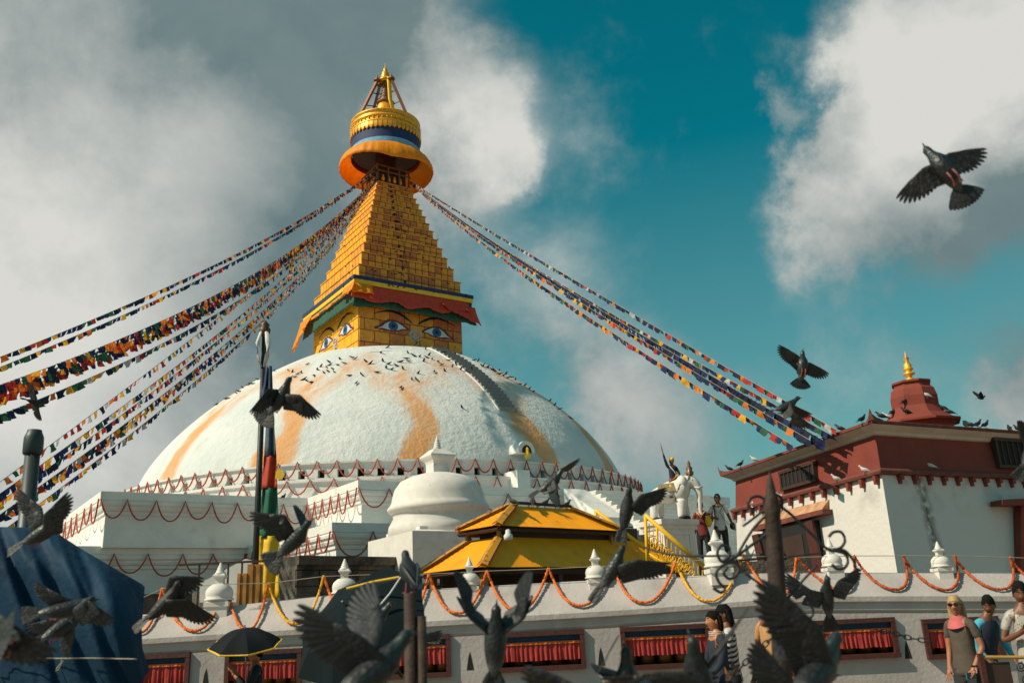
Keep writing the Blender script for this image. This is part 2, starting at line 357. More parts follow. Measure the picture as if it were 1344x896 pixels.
# grey run-off stains stretched down the slope
mp = n2('ShaderNodeMapping'); L.new(co.outputs['Object'], mp.inputs[0]); mp.inputs['Scale'].default_value = (1, 1, .18)
gs = n2('ShaderNodeMapRange'); L.new(noi(.7, 8, mp.outputs[0]), gs.inputs[0]); gs.inputs[1].default_value = .56; gs.inputs[2].default_value = .8
strk_ = strk
c3 = n2('ShaderNodeMix', data_type='RGBA'); L.new(m2('MULTIPLY', gs.outputs[0], .45), c3.inputs[0]); L.new(c2_.outputs[2], c3.inputs[6]); c3.inputs[7].default_value = (.40, .38, .34, 1)
L.new(c3.outputs[2], b.inputs['Base Color']); b.inputs['Roughness'].default_value = .9
bp = n2('ShaderNodeBump'); bp.inputs['Strength'].default_value = .38; bp.inputs['Distance'].default_value = .25
L.new(m2('ADD', noi(2.2, 8), m2('MULTIPLY', noi(7, 4), .35)), bp.inputs['Height']); L.new(bp.outputs[0], b.inputs['Normal'])
# dome
DR, DZ, DB, DN = 18.688, 11.048, 13.083, 1.481
prof = []
for i in range(49):
    p_ = math.pi/2*i/48; z = DZ+DB*math.sin(p_)**(2/DN); r = DR*math.cos(p_)**(2/DN)
    if z <= 21.6: prof.append((r, z))
prof = [(DR-.02, 10.2)]+prof
def dome_r(z):
    return interp(z, [(q[1], q[0]) for q in prof])
q_ = prof[-1]; prof += [(q_[0]*.9, q_[1]+.1), (3.0, 21.75)]
m_ = MB(); m_.lathe(prof, (CX, D, 0), 128); m_.build('dome', dm, st, True)
# drum bands with niches
b1 = MB(); RA, RB = 19.9, 20.7
b1.lathe([(RA-.25, 8.2), (RA, 8.2), (RA, 9.78), (RA+.12, 9.8), (RA+.12, 9.92)], (CX, D, 0), 160, cap=False)
# niche course: leave true openings
NN = 108
z0, z1, zt = 9.92, 10.42, 10.86
for i in range(NN):
    a0 = 2*math.pi*i/NN; a1 = 2*math.pi*(i+.34)/NN; a2 = 2*math.pi*(i+1)/NN
    P = lambda a, r, z: (CX+r*math.cos(a), D+r*math.sin(a), z)
    for (s, e) in ((a1, (a1+a2)/2), ((a1+a2)/2, a2)):
        b1.add([P(s, RA, z0), P(e, RA, z0), P(e, RA, z1), P(s, RA, z1)], [(0, 1, 2, 3)])
    b1.add([P(a0, RA, z0), P(a0, RA-.5, z0), P(a0, RA-.5, z1), P(a0, RA, z1)], [(0, 1, 2, 3)])
    b1.add([P(a1, RA, z0), P(a1, RA-.5, z0), P(a1, RA-.5, z1), P(a1, RA, z1)], [(3, 2, 1, 0)])
    b1.add([P(a0, RA, z0), P(a1, RA, z0), P(a1, RA-.5, z0), P(a0, RA-.5, z0)], [(0, 1, 2, 3)])
b1.lathe([(RA-.5, z1), (RA, z1), (RA, zt-.12), (RA+.14, zt-.1), (RA+.14, zt), (DR-.1, zt+.2)], (CX, D, 0), 160, cap=False)
drum = b1.build('drum', white, st)
nb = None
for i in range(NN):
    am = 2*math.pi*(i+.17)/NN
    if math.sin(am) > .35: continue
    if nb is None:
        nb = MB().box((0, 0, 0), (.34, .04, .52)).mesh('niche', dark)
    o = mkobj('niche', nb, drum); o.location = Vector((CX+(RA-.47)*math.cos(am), D+(RA-.47)*math.sin(am), (z0+z1)/2))-OFF[st.name]; o.rotation_euler[2] = am+math.pi/2
MB().lathe([(RB-.4, 7.9), (RB, 7.9), (RB, 9.55), (RB+.14, 9.6), (RB+.14, 9.75), (RA-.2, 9.8)], (CX, D, 0), 160, cap=False).build('lower_drum', white, st)
# terraces
def cross(a, b_): return [(-a, -b_), (-b_, -b_), (-b_, -a), (b_, -a), (b_, -b_), (a, -b_), (a, b_), (b_, b_), (b_, a), (-b_, a), (-b_, b_), (-a, b_)]
PA = [(-23.9, -17.0), (-13.2, -17.0), (-13.2, -23.8), (13.2, -23.8), (13.2, -17.0), (23.9, -17.0), (23.9, 17), (13.2, 17), (13.2, 23.8), (-13.2, 23.8), (-13.2, 17), (-23.9, 17)]
PB = cross(28., 16.3)
def terrace(poly, zb, zt, name, sc=1.):
    m_ = MB(); rings = []
    for d, z in [(-.35, zb), (-.35, zt-1.15*sc), (-.27, zt-1.1*sc), (-.27, zt-.95*sc), (-.18, zt-.9*sc), (-.12, zt-.78*sc), (-.12, zt-.72*sc), (-.02, zt-.62*sc), (0.0, zt-.5*sc), (-.05, zt-.42*sc), (0., zt-.4*sc), (0., zt)]:
        rings.append([W(p.x, p.y, z) for p in offset_poly(poly, d)])
    m_.loft(rings); return m_.build(name, white, st)
terrace(PA, 5.9, 8.6, 'upper_terrace'); terrace(PB, 3.4, 6.0, 'lower_terrace')
plat = offset_poly(cross(31, 20), 0)
m_ = MB(); m_.loft([[W(p.x, p.y, 0) for p in plat], [W(p.x, p.y, 3.5) for p in plat]]); m_.build('plinth', stone, st)
# stair in front of the dome (steps) and its parapets
m_ = MB()
NS = 30; sa = R_(-90+38); dirv = Vector((math.cos(sa), math.sin(sa)))
# find the stair azimuth so that it runs from pixel (597,466) to (668,541)
def dome_hit(x, y):
    d = ray(x, y); best = None
    for i in range(400, 1100):
        P = CAMP+d*(i*.1)
        if P.z > 10.9 and P.z < 21.6 and (Vector((P.x-CX, P.y-D)).length < dome_r(P.z)): return P
    return None
hb = dome_hit(668, 540); ha = dome_hit(612, 476) or hb
azs = math.atan2(hb.y-D, hb.x-CX); zlow = hb.z
stair = MB(); tv = Vector((-math.sin(azs), math.cos(azs))); rv = Vector((math.cos(azs), math.sin(azs)))
zs = [zlow+(21.55-zlow)*i/22 for i in range(23)]
for sgn in (-1, 1):
    rings = []
    for z in zs:
        r = dome_r(z); c = Vector((CX, D))+rv*(r-.35)+tv*(sgn*.78)
        rings.append([Vector((*(c+rv*q+tv*s_), z+h)) for q, s_, h in ((0, -.06, 0), (0, .06, 0), (.38, .06, .03), (.38, -.06, .03))])
    stair.loft(rings)
sp = stair.build('stair_kerb', white, st)
smat = mat('grey_step', (.27, .26, .25), .9, var=.4, vs=4)
sm = MB().box((0, 0, 0), (1.0, 1.42, .30)).mesh('step', smat)
for i, z in enumerate(zs[:-1]):
    zc = (z+zs[i+1])/2; r = dome_r(zc)
    o = mkobj('step', sm, st); o.location = Vector((*(Vector((CX, D))+rv*(r-.36)), zc))-OFF[st.name]; o.rotation_euler = (0, 0, azs)
# central processional stair block on the front of the terraces
S0, S1 = 1.2, 10.5
for i in range(18):
    ww = -24.2-i*.44; z = 8.5-i*.26
    MB().hexa([W(S0, ww-.58, z-.07), W(S1, ww-.58, z-.07), W(S1, ww+.45, z-.07), W(S0, ww+.45, z-.07), W(S0, ww-.58, z), W(S1, ww-.58, z), W(S1, ww+.45, z), W(S0, ww+.45, z)]).hexa([W(S0, ww-.5, z-.28), W(S1, ww-.5, z-.28), W(S1, ww+.45, z-.28), W(S0, ww+.45, z-.28), W(S0, ww-.5, z-.07), W(S1, ww-.5, z-.07), W(S1, ww+.45, z-.07), W(S0, ww+.45, z-.07)]).build('terrace_step', white, st)
par = []
for uu, wa, wb, za, zb in ((-.1, -24.2, -27.6, 8.6, 6.6),):
    m_ = MB(); rings = []
    for i in range(9):
        t_ = i/8; ww = wa+(wb-wa)*t_; z = za+(zb-za)*(t_**1.6 if wb < -30 else t_)
        rings.append([W(uu-.6, ww, 3.6), W(uu+.9, ww, 3.6), W(uu+.9, ww, z), W(uu-.6, ww, z)])
    m_.loft(rings); m_.build('parapet', white, st)
p_ = atz(669, 634, 9.3); MB().box(p_+Vector((.4, .6, 0)), (.9, 1.6, 1.5), A).build('parapet', white, st)
# little arched shrine niche with a gilt image on the drum
sh_p = dome_hit(680, 606); a_ = math.atan2(sh_p.y-D, sh_p.x-CX); c_ = Vector((CX+19.2*math.cos(a_), D+19.2*math.sin(a_), 10.9))
M3 = Matrix.Rotation(a_+math.pi/2, 3, 'Z')
ms = MB(); ro = []; ri = []
for i in range(13):
    q = -.2+ (math.pi+.4)*i/12; ro.append((.62*math.cos(q), .72+.62*math.sin(q))); ri.append((.36*math.cos(q), .66+.42*math.sin(q)))
def ring3(pts, y): return [c_+M3@Vector((x, y, max(z, 0))) for x, z in pts]
ms.loft([ring3(ro, -.45), ring3(ro, .9)]); shr = ms.build('shrine_niche', white, st)
MB().loft([ring3(ri, -.47), ring3(ri, -.455)]).build('opening', darkw, shr)
MB().lathe([(.0, 0), (.16, .02), (.2, .2), (.12, .45), (.1, .5), (.11, .62), (.02, .75)], c_+M3@Vector((0, -.5, .2)), 10).build('gilt_image', yellowc, shr)

# ---- harmika (eye tower)
def sqring(h, z, d=0): return [W(-h, -h, z), W(h, -h, z), W(h, h, z), W(-h, h, z)]
har = MB().loft([sqring(4.6, 19), sqring(4.6, 26.6)]).build('eye_tower', goldgap, st)
plate_cache = {}
def plate(wd, ht, mt):
    k = (round(wd, 2), round(ht, 2), mt.name)
    if k not in plate_cache:
        m_ = MB(); a, c = wd/2-.022, ht/2-.02
        fr = [(-a, 0, -c), (a, 0, -c), (a, 0, c), (-a, 0, c)]; f2 = [(x*.94, -.05, z*.93) for x, y, z in fr]
        m_.loft([fr, f2], cap=False); m_.add(f2, [(0, 1, 2, 3)]); plate_cache[k] = m_.mesh('plate', mt)
    return plate_cache[k]
def face_pt(side, s, h, z, out_=0):
    # side 0: the broad right-hand face, 1: the narrow sunlit left-hand face
    return W(s, -h-out_, z) if side == 0 else W(-h-out_, -s, z)
def face_rot(side): return A if side == 0 else A-math.pi/2
rowz = [20.6, 21.55, 22.5, 23.45, 24.4, 25.35, 26.3]
rnd = random.Random(3)
for side in (0, 1):
    for i in range(6):
        n = 7; wd = 9.2/n; off = .35 if i % 2 else 0
        cuts = [-4.6]+[c for c in [-4.6+wd*k+off*wd for k in range(0 if off else 1, n+ (1 if off else 0))] if -4.5 < c < 4.5]+[4.6]
        for a, c in zip(cuts, cuts[1:]):
            o = mkobj('plate', plate(round(c-a, 2), .95, rnd.choice((goldp2, goldp2, goldp3)) if side == 0 else goldp), har)  # right face redder, left yellower: dirt plus shade and sun put into colour
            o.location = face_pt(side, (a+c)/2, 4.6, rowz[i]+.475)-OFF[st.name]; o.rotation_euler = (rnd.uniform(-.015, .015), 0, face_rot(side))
# painted eyes: flat painted shapes on the metal, laid in front of the plates
def decal(side, pts, mt, name, par, lift=.06, thick=.02, cx_=0, cz=0, sx_=1, sc=1):
    m_ = MB(); P1 = [face_pt(side, cx_+sx_*x*sc, 4.6, cz+y*sc, lift) for x, y in pts]; P2 = [face_pt(side, cx_+sx_*x*sc, 4.6, cz+y*sc, lift+thick) for x, y in pts]
    m_.loft([P1, P2]); return m_.build(name, mt, par)
eyewhite = mat('painted_eye_white', (.62, .66, .70), .6); iris = mat('painted_iris', (.015, .11, .26), .5); pup = mat('painted_pupil', (.004, .01, .03), .5)
browm = mat('painted_brow', (.012, .018, .035), .6); nosem = mat('painted_nose_curl', (.45, .5, .55), .6); lidm = mat('painted_lid', (.16, .03, .02), .6)
def curve_band(top, bot): return top+bot[::-1]
for side in (0, 1):
    for sg in (-1, 1):
        ec, ez = sg*1.95+.25, 24.0
        tp = [(-1.35, -.05), (-.9, .22), (-.45, .42), (0, .5), (.45, .44), (.9, .18), (1.2, -.12), (1.62, -.30)]
        bt = [(-1.35, -.08), (-.9, -.1), (-.45, -.28), (0, -.36), (.45, -.36), (.9, -.3), (1.2, -.26), (1.62, -.33)]
        # the outer corner sweeps out; mirrored for the other eye
        tpm = [(x, y+.09) for x, y in tp]; btm = [(x, y-.07) for x, y in bt]
        decal(side, curve_band(tpm, btm), lidm, 'eye_outline', har, .052, .008, ec, ez, sg, 1.)
        tpi = [(x*.82-.05, y*.86) for x, y in tp]; bti = [(x*.82-.05, y*.86) for x, y in bt]
        ey = decal(side, curve_band(tpi, bti), eyewhite, 'eye', har, .064, .008, ec, ez, sg, 1.)
        ci = [(.42*math.cos(q*math.pi/8), .42*math.sin(q*math.pi/8)*.95+.03) for q in range(16)]
        ci = [(x, min(y, .42-abs(x)*.1)) for x, y in ci]; ci = [(x, max(y, -.3)) for x, y in ci]
        decal(side, ci, iris, 'iris', ey, .075, .008, ec, ez, sg, 1.)
        decal(side, [(x*.42, y*.42+.03) for x, y in ci], pup, 'pupil', ey, .086, .008, ec, ez, sg, 1.)
        bt_ = [(-1.6, .55), (-1.2, .85), (-.6, 1.15), (.2, 1.25), (1., 1.05), (1.7, .75)]
        bb_ = [(-1.72, .35), (-1.2, .62), (-.6, .92), (.2, 1.08), (1., .95), (1.7, .72)]
        decal(side, curve_band(bt_, bb_), browm, 'eyebrow', har, .052, .012, ec, ez+.12, sg, 1.)
    # nose curl
    pth = []
    for i in range(26):
        q = i/25*math.pi*2.9; r = .05+.30*(i/25)
        pth.append((.25+1.2*r*math.cos(q+.4), 23.55+1.2*r*math.sin(q+.4)))
    pth += [(.40, 23.0), (.22, 22.6), (.22, 21.9)]
    m_ = MB()
    m_.tube([face_pt(side, x, 4.6, z, .07) for x, z in pth], [.06]*26+[.12, .16, .20], 6)
    m_.build('nose_curl', nosem, har, True)
    decal(side, [(.25+.54*math.cos(q*math.pi/8), 23.55+.54*math.sin(q*math.pi/8)) for q in range(16)], nosem, 'nose_disc', har, .052, .01)
    decal(side, [(.25+.47*math.cos(q*math.pi/8), 23.55+.47*math.sin(q*math.pi/8)) for q in range(16)], goldp2, 'nose_disc', har, .063, .004)
# cornice slab with yellow and navy bands
for nm, h, za, zb, mt in (('band', 5.28, 26.72, 26.86, green), ('band', 5.33, 26.86, 27.22, yellowc), ('band', 5.38, 27.22, 27.52, blue), ('slab', 5.25, 26.3, 26.72, darkw)):
    MB().loft([sqring(h, za), sqring(h, zb)]).build(nm, mt, har)
# draped valances (pleated cloth) hanging from the slab
def valance(side, s0, s1, zt, zb, h0, h1, mt, name, seed, n=90, sc_=.1, bot=None):
    rings = []; m_ = MB(); rows = 6
    for j in range(rows+1):
        t_ = j/rows; row = []
        for i in range(n+1):
            s = s0+(s1-s0)*i/n
            fold = (math.sin(s*7+seed+noise.noise((s*1.3, seed, 0))*6)*.5+noise.noise((s*3, seed, 5))*.6)*sc_*(.2+.8*t_)
            zbb = (bot(s) if bot else zb)+noise.noise((s*.8, seed, 1))*.15
            hh = h0+(h1-h0)*t_**1.3+fold
            # sides splay outward to the corners
            ss = s*(1+(hh/h0-1)*1.0) if abs(s) > 4.9 else s
            row.append(face_pt(side, ss, 0, zt+(zbb-zt)*t_, hh))
        rings.append(row)
    back = [[p+ (W(0, 0, 0)-W(0, 0, 0)) for p in r] for r in rings]
    m_.loft(rings, closed=False); o = m_.build(name, mt, har, True)
    sd = o.modifiers.new('thickness', 'SOLIDIFY'); sd.thickness = .03
    return o
valance(0, -5.2, 5.2, 26.75, 25.0, 5.2, 5.5, green, 'green_valance', 1, bot=lambda s: 25.1-.25*max(0, s/5)-.25*math.exp(-((s+5.2)/1.)**2))
valance(1, -5.2, 5.2, 26.75, 25.2, 5.2, 5.35, green, 'green_valance', 2)
valance(0, -5.35, 4.9, 26.85, 25.6, 5.3, 5.75, red, 'red_valance', 3, bot=lambda s: 25.45+.35*(s > 1.5)*(s-1.5)/3+.15*math.sin(s*2), sc_=.12)
valance(0, 2.2, 5.45, 26.4, 24.9, 5.45, 5.85, red, 'red_valance', 4, 40, .1, bot=lambda s: 26.0-.38*(s-2.2)**1.0)
# orange swag gathered at the sunlit corner and hanging down the left face
valance(0, -5.5, -3.9, 26.8, 25.9, 5.45, 5.8, orange, 'orange_swag', 5, 30, .2)
valance(1, 3.6, 5.6, 26.9, 26.0, 5.4, 5.75, orange, 'orange_swag', 7, 30, .2)
valance(1, -5.6, -3.0, 26.8, 24.1, 5.45, 5.9, orange, 'orange_swag', 8, 40, .2, bot=lambda s: 24.1+1.9*((s+5.6)/2.6)**.7)
valance(1, -3.2, 3.8, 26.55, 26.3, 5.42, 5.5, orange, 'orange_swag', 9, 60, .08)
# ---- stepped gilt pyramid: 13 tiers
PZ0, PZ1, PS0, PS1 = 27.45, 38.1, 4.63, 1.65
FR = [0, .127, .246, .343, .433, .515, .594, .664, .732, .794, .850, .903, .953, 1.]
cnt = 0
for k in range(13):
    za = PZ0+(PZ1-PZ0)*FR[k]; zb = PZ0+(PZ1-PZ0)*FR[k+1]; h = PS0+(PS1-PS0)*FR[k]/FR[12]
    tier = MB().loft([sqring(h-.06, za), sqring(h-.06, zb), sqring(h-.5, zb+.01)]).build('spire_tier', goldgap, st)
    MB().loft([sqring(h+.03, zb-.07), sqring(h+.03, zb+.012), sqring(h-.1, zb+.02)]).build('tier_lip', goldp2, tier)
    for side in (0, 1):
        n = max(5, round(2*h/.60)); wd = 2*h/n; rows = 2 if (k < 6 and side == 0) else 1
        for i in range(n):
            for rr in range(rows):
                ht = (zb-za-.08)/rows
                o = mkobj('plate', plate(round(wd, 2), round(ht, 2), rnd.choice((goldp2, goldp2, goldp3)) if side == 0 else rnd.choice((goldp, goldp, goldp, goldp2))), tier)  # same split by face: wear together with painted-in shade tone on the right
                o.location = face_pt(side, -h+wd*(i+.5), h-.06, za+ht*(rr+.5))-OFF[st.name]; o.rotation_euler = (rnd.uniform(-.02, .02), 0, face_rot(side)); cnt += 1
# dark ladder rungs down the front of the pyramid
m_ = MB()
m_.tube([face_pt(0, -.25+.25*(k/12), PS0+(PS1-PS0)*FR[k]/FR[12], PZ0+(PZ1-PZ0)*(FR[k]+FR[k+1])/2, .12) for k in range(13)], .018, 5)
m_.build('cable', iron, st)
for k in range(13):
    h = PS0+(PS1-PS0)*FR[k]/FR[12]; z = PZ0+(PZ1-PZ0)*(FR[k]*.6+FR[k+1]*.4)
    MB().ball(face_pt(0, -.6+.25*(k/12), h, z, .0), .13, 8, sc=(1, 1, 1.1)).build('lamp_hole', darkw, st)
# cap lantern
cap = MB().loft([sqring(1.3, 38.1), sqring(1.3, 39.9)]).build('lantern', darkw, st)
bronze = mat('dark_bronze', (.20, .10, .045), .6, .3, var=.4, vs=6)
for side in (0, 1):
    for s in (-1.55, -.5, .55, 1.5):
        MB().box(face_pt(side, s, 1.52, 38.95), (.12, .12, 1.7), A).build('post', bronze, cap)
    for z in (38.18, 39.25, 39.75):
        MB().box(face_pt(side, 0, 1.52, z), (3.3, .14, .12) if side == 0 else (.14, 3.3, .12), A).build('rail', bronze, cap)
    for s in (-.95, -.4, .15, .7):
        MB().lathe([(.02, 0), (.14, .1), (.16, .3), (.1, .5), (.1, .62), (.02, .7)], face_pt(side, s, 1.42, 38.3), 8).build('gilt_figure', gold, cap, True)
# umbrella drape
def wavy_ring(r, z, amp, seed, n=120, fq=30):
    return [Vector((CX+(r+amp*(math.sin(i/n*2*math.pi*fq+seed+4*noise.noise((i*.1, seed, 0)))*.18+noise.noise((math.cos(i/n*6.283)*2, math.sin(i/n*6.283)*2, seed))))*math.cos(i/n*6.283185),
                   D+(r+amp*(math.sin(i/n*2*math.pi*fq+seed+4*noise.noise((i*.1, seed, 0)))*.18+noise.noise((math.cos(i/n*6.283)*2, math.sin(i/n*6.283)*2, seed))))*math.sin(i/n*6.283185), z+amp*.8*noise.noise((math.cos(i/n*6.283)*1.5, math.sin(i/n*6.283)*1.5, seed+3)))) for i in range(n)]
def skirt(r, z, q, n=240):
    out_ = []
    for i in range(n):
        a = i/n*2*math.pi; low = noise.noise((math.cos(a)*1.2, math.sin(a)*1.2, 9)); pl_ = noise.noise((math.cos(a)*9, math.sin(a)*9, q*.6))*.5+noise.noise((math.cos(a)*24, math.sin(a)*24, 3))*.3
        rr_ = r+q*(.12*pl_+.22*low); out_.append(Vector((CX+rr_*math.cos(a), D+rr_*math.sin(a), z+q*(.45*low+.05*pl_)-q*.25*math.cos(a))))
    return out_
m_ = MB(); m_.loft([skirt(r, z, q) for r, z, q in ((3.06, 41.5, 0), (3.2, 41.4, .15), (3.45, 41.3, .35), (3.78, 41.0, .6), (4.0, 40.6, .85), (4.1, 40.2, 1.), (4.08, 39.92, 1.05))], cap=False)
dr = m_.build('orange_drape', orange, st, True); s_ = dr.modifiers.new('thickness', 'SOLIDIFY'); s_.thickness = .015
for r, za, zb, mt in ((3.06, 41.15, 41.55, red), (3.09, 41.5, 41.95, lblue), (3.06, 41.95, 43.0, blue)):
    MB().lathe([(r, za), (r, zb)], (CX, D, 0), 64, cap=False).build('silk_band', mt, st, True)
MB().lathe([(2.9, 41.4), (2.9, 41.5), (.1, 41.6)], (CX, D, 0), 48, cap=False).build('canopy_underside', darkw, st)
MB().lathe([(.9, 39.8), (.9, 41.6)], (CX, D, 0), 24).build('shaft', darkw, st)
ring = MB().lathe([(2.95, 43.0), (3.05, 43.0), (3.1, 43.5), (3.16, 43.55), (3.16, 43.7), (3.08, 43.75), (3.08, 44.0), (3.17, 44.05), (3.17, 44.2), (3.02, 44.3), (3.0, 44.5), (3.12, 44.6), (3.12, 44.72), (2.9, 44.8), (.8, 44.95)], (CX, D, 0), 72, cap=False).build('crown_ring', gold, st, True)
pm = MB(); pm.loft([[(-.16, 0, .5), (.16, 0, .5), (.16, -.06, .5), (-.16, -.06, .5)], [(-.17, 0, .15), (.17, 0, .15), (.17, -.1, .15), (-.17, -.1, .15)], [(-.1, 0, -.06), (.1, 0, -.06), (.1, -.08, -.06), (-.1, -.08, -.06)], [(-.02, 0, -.16), (.02, 0, -.16), (.02, -.04, -.16), (-.02, -.04, -.16)]])
pme = pm.mesh('pendant', gold)
bm_ = MB(); bm_.ball((0, 0, 0), .085, 8); bme = bm_.mesh('boss', gold, True)
for i in range(48):
    a = 2*math.pi*i/48
    o = mkobj('pendant', pme, ring); o.location = (3.1*math.cos(a), 3.1*math.sin(a), 43.0-3.5); o.rotation_euler[2] = a+math.pi/2
    o = mkobj('boss', bme, ring); o.location = (3.12*math.cos(a+.06), 3.12*math.sin(a+.06), 43.88-3.5)
m_ = MB(); m_.lathe([(1.25, 44.9), (1.2, 45.1), (1.0, 45.8), (.75, 46.6), (.62, 47.0)], (CX, D, 0), 28); m_.build('spire_bell', gold, st, True)
m_ = MB(); pf = [(.75, 46.95), (.82, 47.1), (.6, 47.25)]
for i in range(5): pf += [(.5-.06*i, 47.3+.32*i), (.56-.07*i, 47.4+.32*i), (.42-.06*i, 47.55+.32*i)]
pf += [(.12, 49.0), (.3, 49.3), (.1, 49.5)]
m_.lathe(pf, (CX, D, 0), 20); m_.build('spire_rings', bronze, st, True)
m_ = MB(); m_.lathe([(.62, 49.35), (.5, 49.6), (.36, 49.75), (.42, 49.9), (.3, 50.1), (.34, 50.25), (.16, 50.4), (.2, 50.6), (.05, 50.8), (.03, 51.3)], (CX, D, 0), 16); m_.build('finial', gold, st, True)
for i, a in enumerate((R_(200), R_(-35), R_(80), R_(140))):
    p0 = Vector((CX+2.6*math.cos(a), D+2.6*math.sin(a), 44.8)); p1 = Vector((CX+.75*math.cos(a), D+.75*math.sin(a), 49.3))
    s_ = MB().tube([p0, p1], .16, 4).build('strut', mat('copper_strut', (.22, .09, .05), .6, .3), st)
    for f_2 in (.4, .7):
        q = p0.lerp(p1, f_2); MB().tube([q, Vector((CX, D, q.z))], .05, 5).build('stay', iron, s_)
    MB().lathe([(.05, -.15), (.35, .0), (.28, .2), (.1, .35), (.02, .7)], p1, 8).build('strut_crown', bronze, s_)
m_ = MB(); m_.tube([(CX+.3, D-.4, 49.6), (CX+.45, D-.6, 48.5), (CX+.55, D-.8, 47), (CX+1.0, D-1.3, 45.0)], [.14, .2, .22, .26], 6, flat=.4); m_.build('silk_scarf', yellowc, st, True)

# ---------------------------------------------------------------- terrace garlands
def swags(name, label, pts, n, drop, rad, mt, frac=0, group='garlands hung along the stupa terraces', nn=10, jit=.08, seed=0):
    """one continuous string of n swags along the line pts[0]->pts[1]"""
    rr = random.Random(seed+int(pts[0].x*10)); m_ = MB(); path = []; cur = 0
    A0, A1 = pts
    ks = [0]+[(i+rr.uniform(-jit, jit))/n for i in range(1, n)]+[1]
    for a, b_ in zip(ks, ks[1:]):
        dd = drop*rr.uniform(.85, 1.15)
        for j in range(nn):
            t_ = j/nn; q = (2*t_-1)
            path.append(A0.lerp(A1, a+(b_-a)*t_)-Vector((0, 0, dd*(1-abs(q)**2.4))))
    path.append(A1); m_.tube(path, rad, 5); o = m_.build(name, mt, None, True)
    return tag(o, label, 'garland', group)
def tline(u0, w0, u1, w1, z, d=.08):
    a, b_ = W(u0, w0, z), W(u1, w1, z); e = (b_-a).normalized(); nrm_ = Vector((e.y, -e.x, 0)); return a+nrm_*d, b_+nrm_*d
zg = 8.6-.38; zh = 6.0-.38
G = [('red garland string swagged along the left wing of the upper terrace', (-23.9, -17, -13.2, -17, zg), 8),
     ('red garland string on the sunlit far left return of the upper terrace', (-23.9, 12, -23.9, -17, zg), 14),
     ('red garland string on the sunlit side of the projecting upper terrace', (-13.2, -17.2, -13.2, -23.8, zg), 6),
     ('red garland string across the front of the projecting upper terrace', (-13.2, -23.8, -.8, -23.8, zg), 7),
     ('red garland string swagged along the left wing of the lower terrace', (-28, -16.3, -16.3, -16.3, zh), 7),
     ('red garland string on the sunlit side of the projecting lower terrace', (-16.3, -16.3, -16.3, -28, zh), 9),
     ('red garland string across the front of the projecting lower terrace', (-16.3, -28, -1, -28, zh), 8)]
for lb, (u0, w0, u1, w1, z), n in G: swags('garland', lb, tline(u0, w0, u1, w1, z), n, 1.0, .04, garl)
def ring_garland(R0, z, n, drop, label, a0=R_(150), a1=R_(390), seed=0):
    rr = random.Random(seed); path = []; N_ = n
    for i in range(N_):
        dd = drop*rr.uniform(.8, 1.1)
        for j in range(8):
            t_ = (i+j/8)/N_; a = a0+(a1-a0)*t_; q = 2*j/8-1
            path.append(Vector((CX+R0*math.cos(a), D+R0*math.sin(a), z-dd*(1-abs(q)**2.2))))
    m_ = MB(); m_.tube(path, .045, 5); tag(m_.build('garland', garl, None, True), label, 'garland', 'garlands hung along the stupa terraces')
ring_garland(RA+.2, 10.92, 72, .95, 'upper round garland zigzagging over the small dark niches under the dome', seed=1)
ring_garland(RB+.2, 9.72, 64, .9, 'lower round garland on the plain band beneath the row of niches', seed=2)

# ================================================================ BOUNDARY WALL (about 15 m away)
YW = 15.
EDGE = [(-200, 858), (190, 838), (560, 815), (860, 798), (1010, 786), (1060, 782), (1344, 782), (1560, 784)]   # coping edge
TOPE = [(-200, 822), (190, 806), (430, 780), (560, 773), (760, 762), (1010, 751), (1060, 750), (1344, 750), (1560, 751)]
wall = thing('boundary_wall', 'long low white wall with sloping coping and curtained prayer wheel windows', 'wall', (0, YW, 0))
WIN = [(181, 250, 857, 912), (296, 396, 852, 908), (484, 590, 834, 890), (641, 765, 828, 880), (812, 928, 820, 877), (1050, 1170, 812, 865), (1205, 1305, 810, 863), (1372, 1480, 812, 866)]
xs = sorted(set([-200, 60, 430, 690, 1010, 1340, 1560]+[v for w_ in WIN for v in w_[:2]]))
def edge_pt(x): return aty(x, interp(x, EDGE), YW-.07)
def top_pt(x): return aty(x, interp(x, TOPE), YW+.45)
fm = MB(); cm = MB()
def X_(x): return edge_pt(x).x
cprof = []
for x in xs:
    e = edge_pt(x); tpp = top_pt(x); X = e.x
    tpp.x = X+(tpp.x-X)*.0
    cprof.append([(X, YW+.6, 0), (X, YW+.6, tpp.z), (X, YW+.45, tpp.z), (X, YW-.07, e.z), (X, YW-.07, e.z-.075), (X, YW-.02, e.z-.10), (X, YW-.02, e.z-.2), (X, YW, e.z-.23), (X, YW+.02, e.z-.26)])
cm.loft(cprof, closed=False, cap=False)
for a, b_ in zip(xs, xs[1:]):
    w_ = next((w_ for w_ in WIN if w_[0] <= a and b_ <= w_[1]), None)
    xa, xb = X_(a), X_(b_); za, zb = edge_pt(a).z-.255, edge_pt(b_).z-.255
    if not w_: fm.add([(xa, YW, 0), (xb, YW, 0), (xb, YW, zb), (xa, YW, za)], [(0, 1, 2, 3)])
    else:
        t0 = aty((w_[0]+w_[1])/2, w_[2], YW).z; b0 = aty((w_[0]+w_[1])/2, w_[3], YW).z
        ta = t0; w_b = b0
        fm.add([(xa, YW, 0), (xb, YW, 0), (xb, YW, b0), (xa, YW, b0)], [(0, 1, 2, 3)])
        fm.add([(xa, YW, t0), (xb, YW, t0), (xb, YW, zb), (xa, YW, za)], [(0, 1, 2, 3)])
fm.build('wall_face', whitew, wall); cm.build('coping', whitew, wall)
cur_m = mat('pleated_red_curtain', (.36, .028, .022), .8, var=.3, vs=12)
trim_m = mat('orange_trim', (.62, .13, .02), .8)
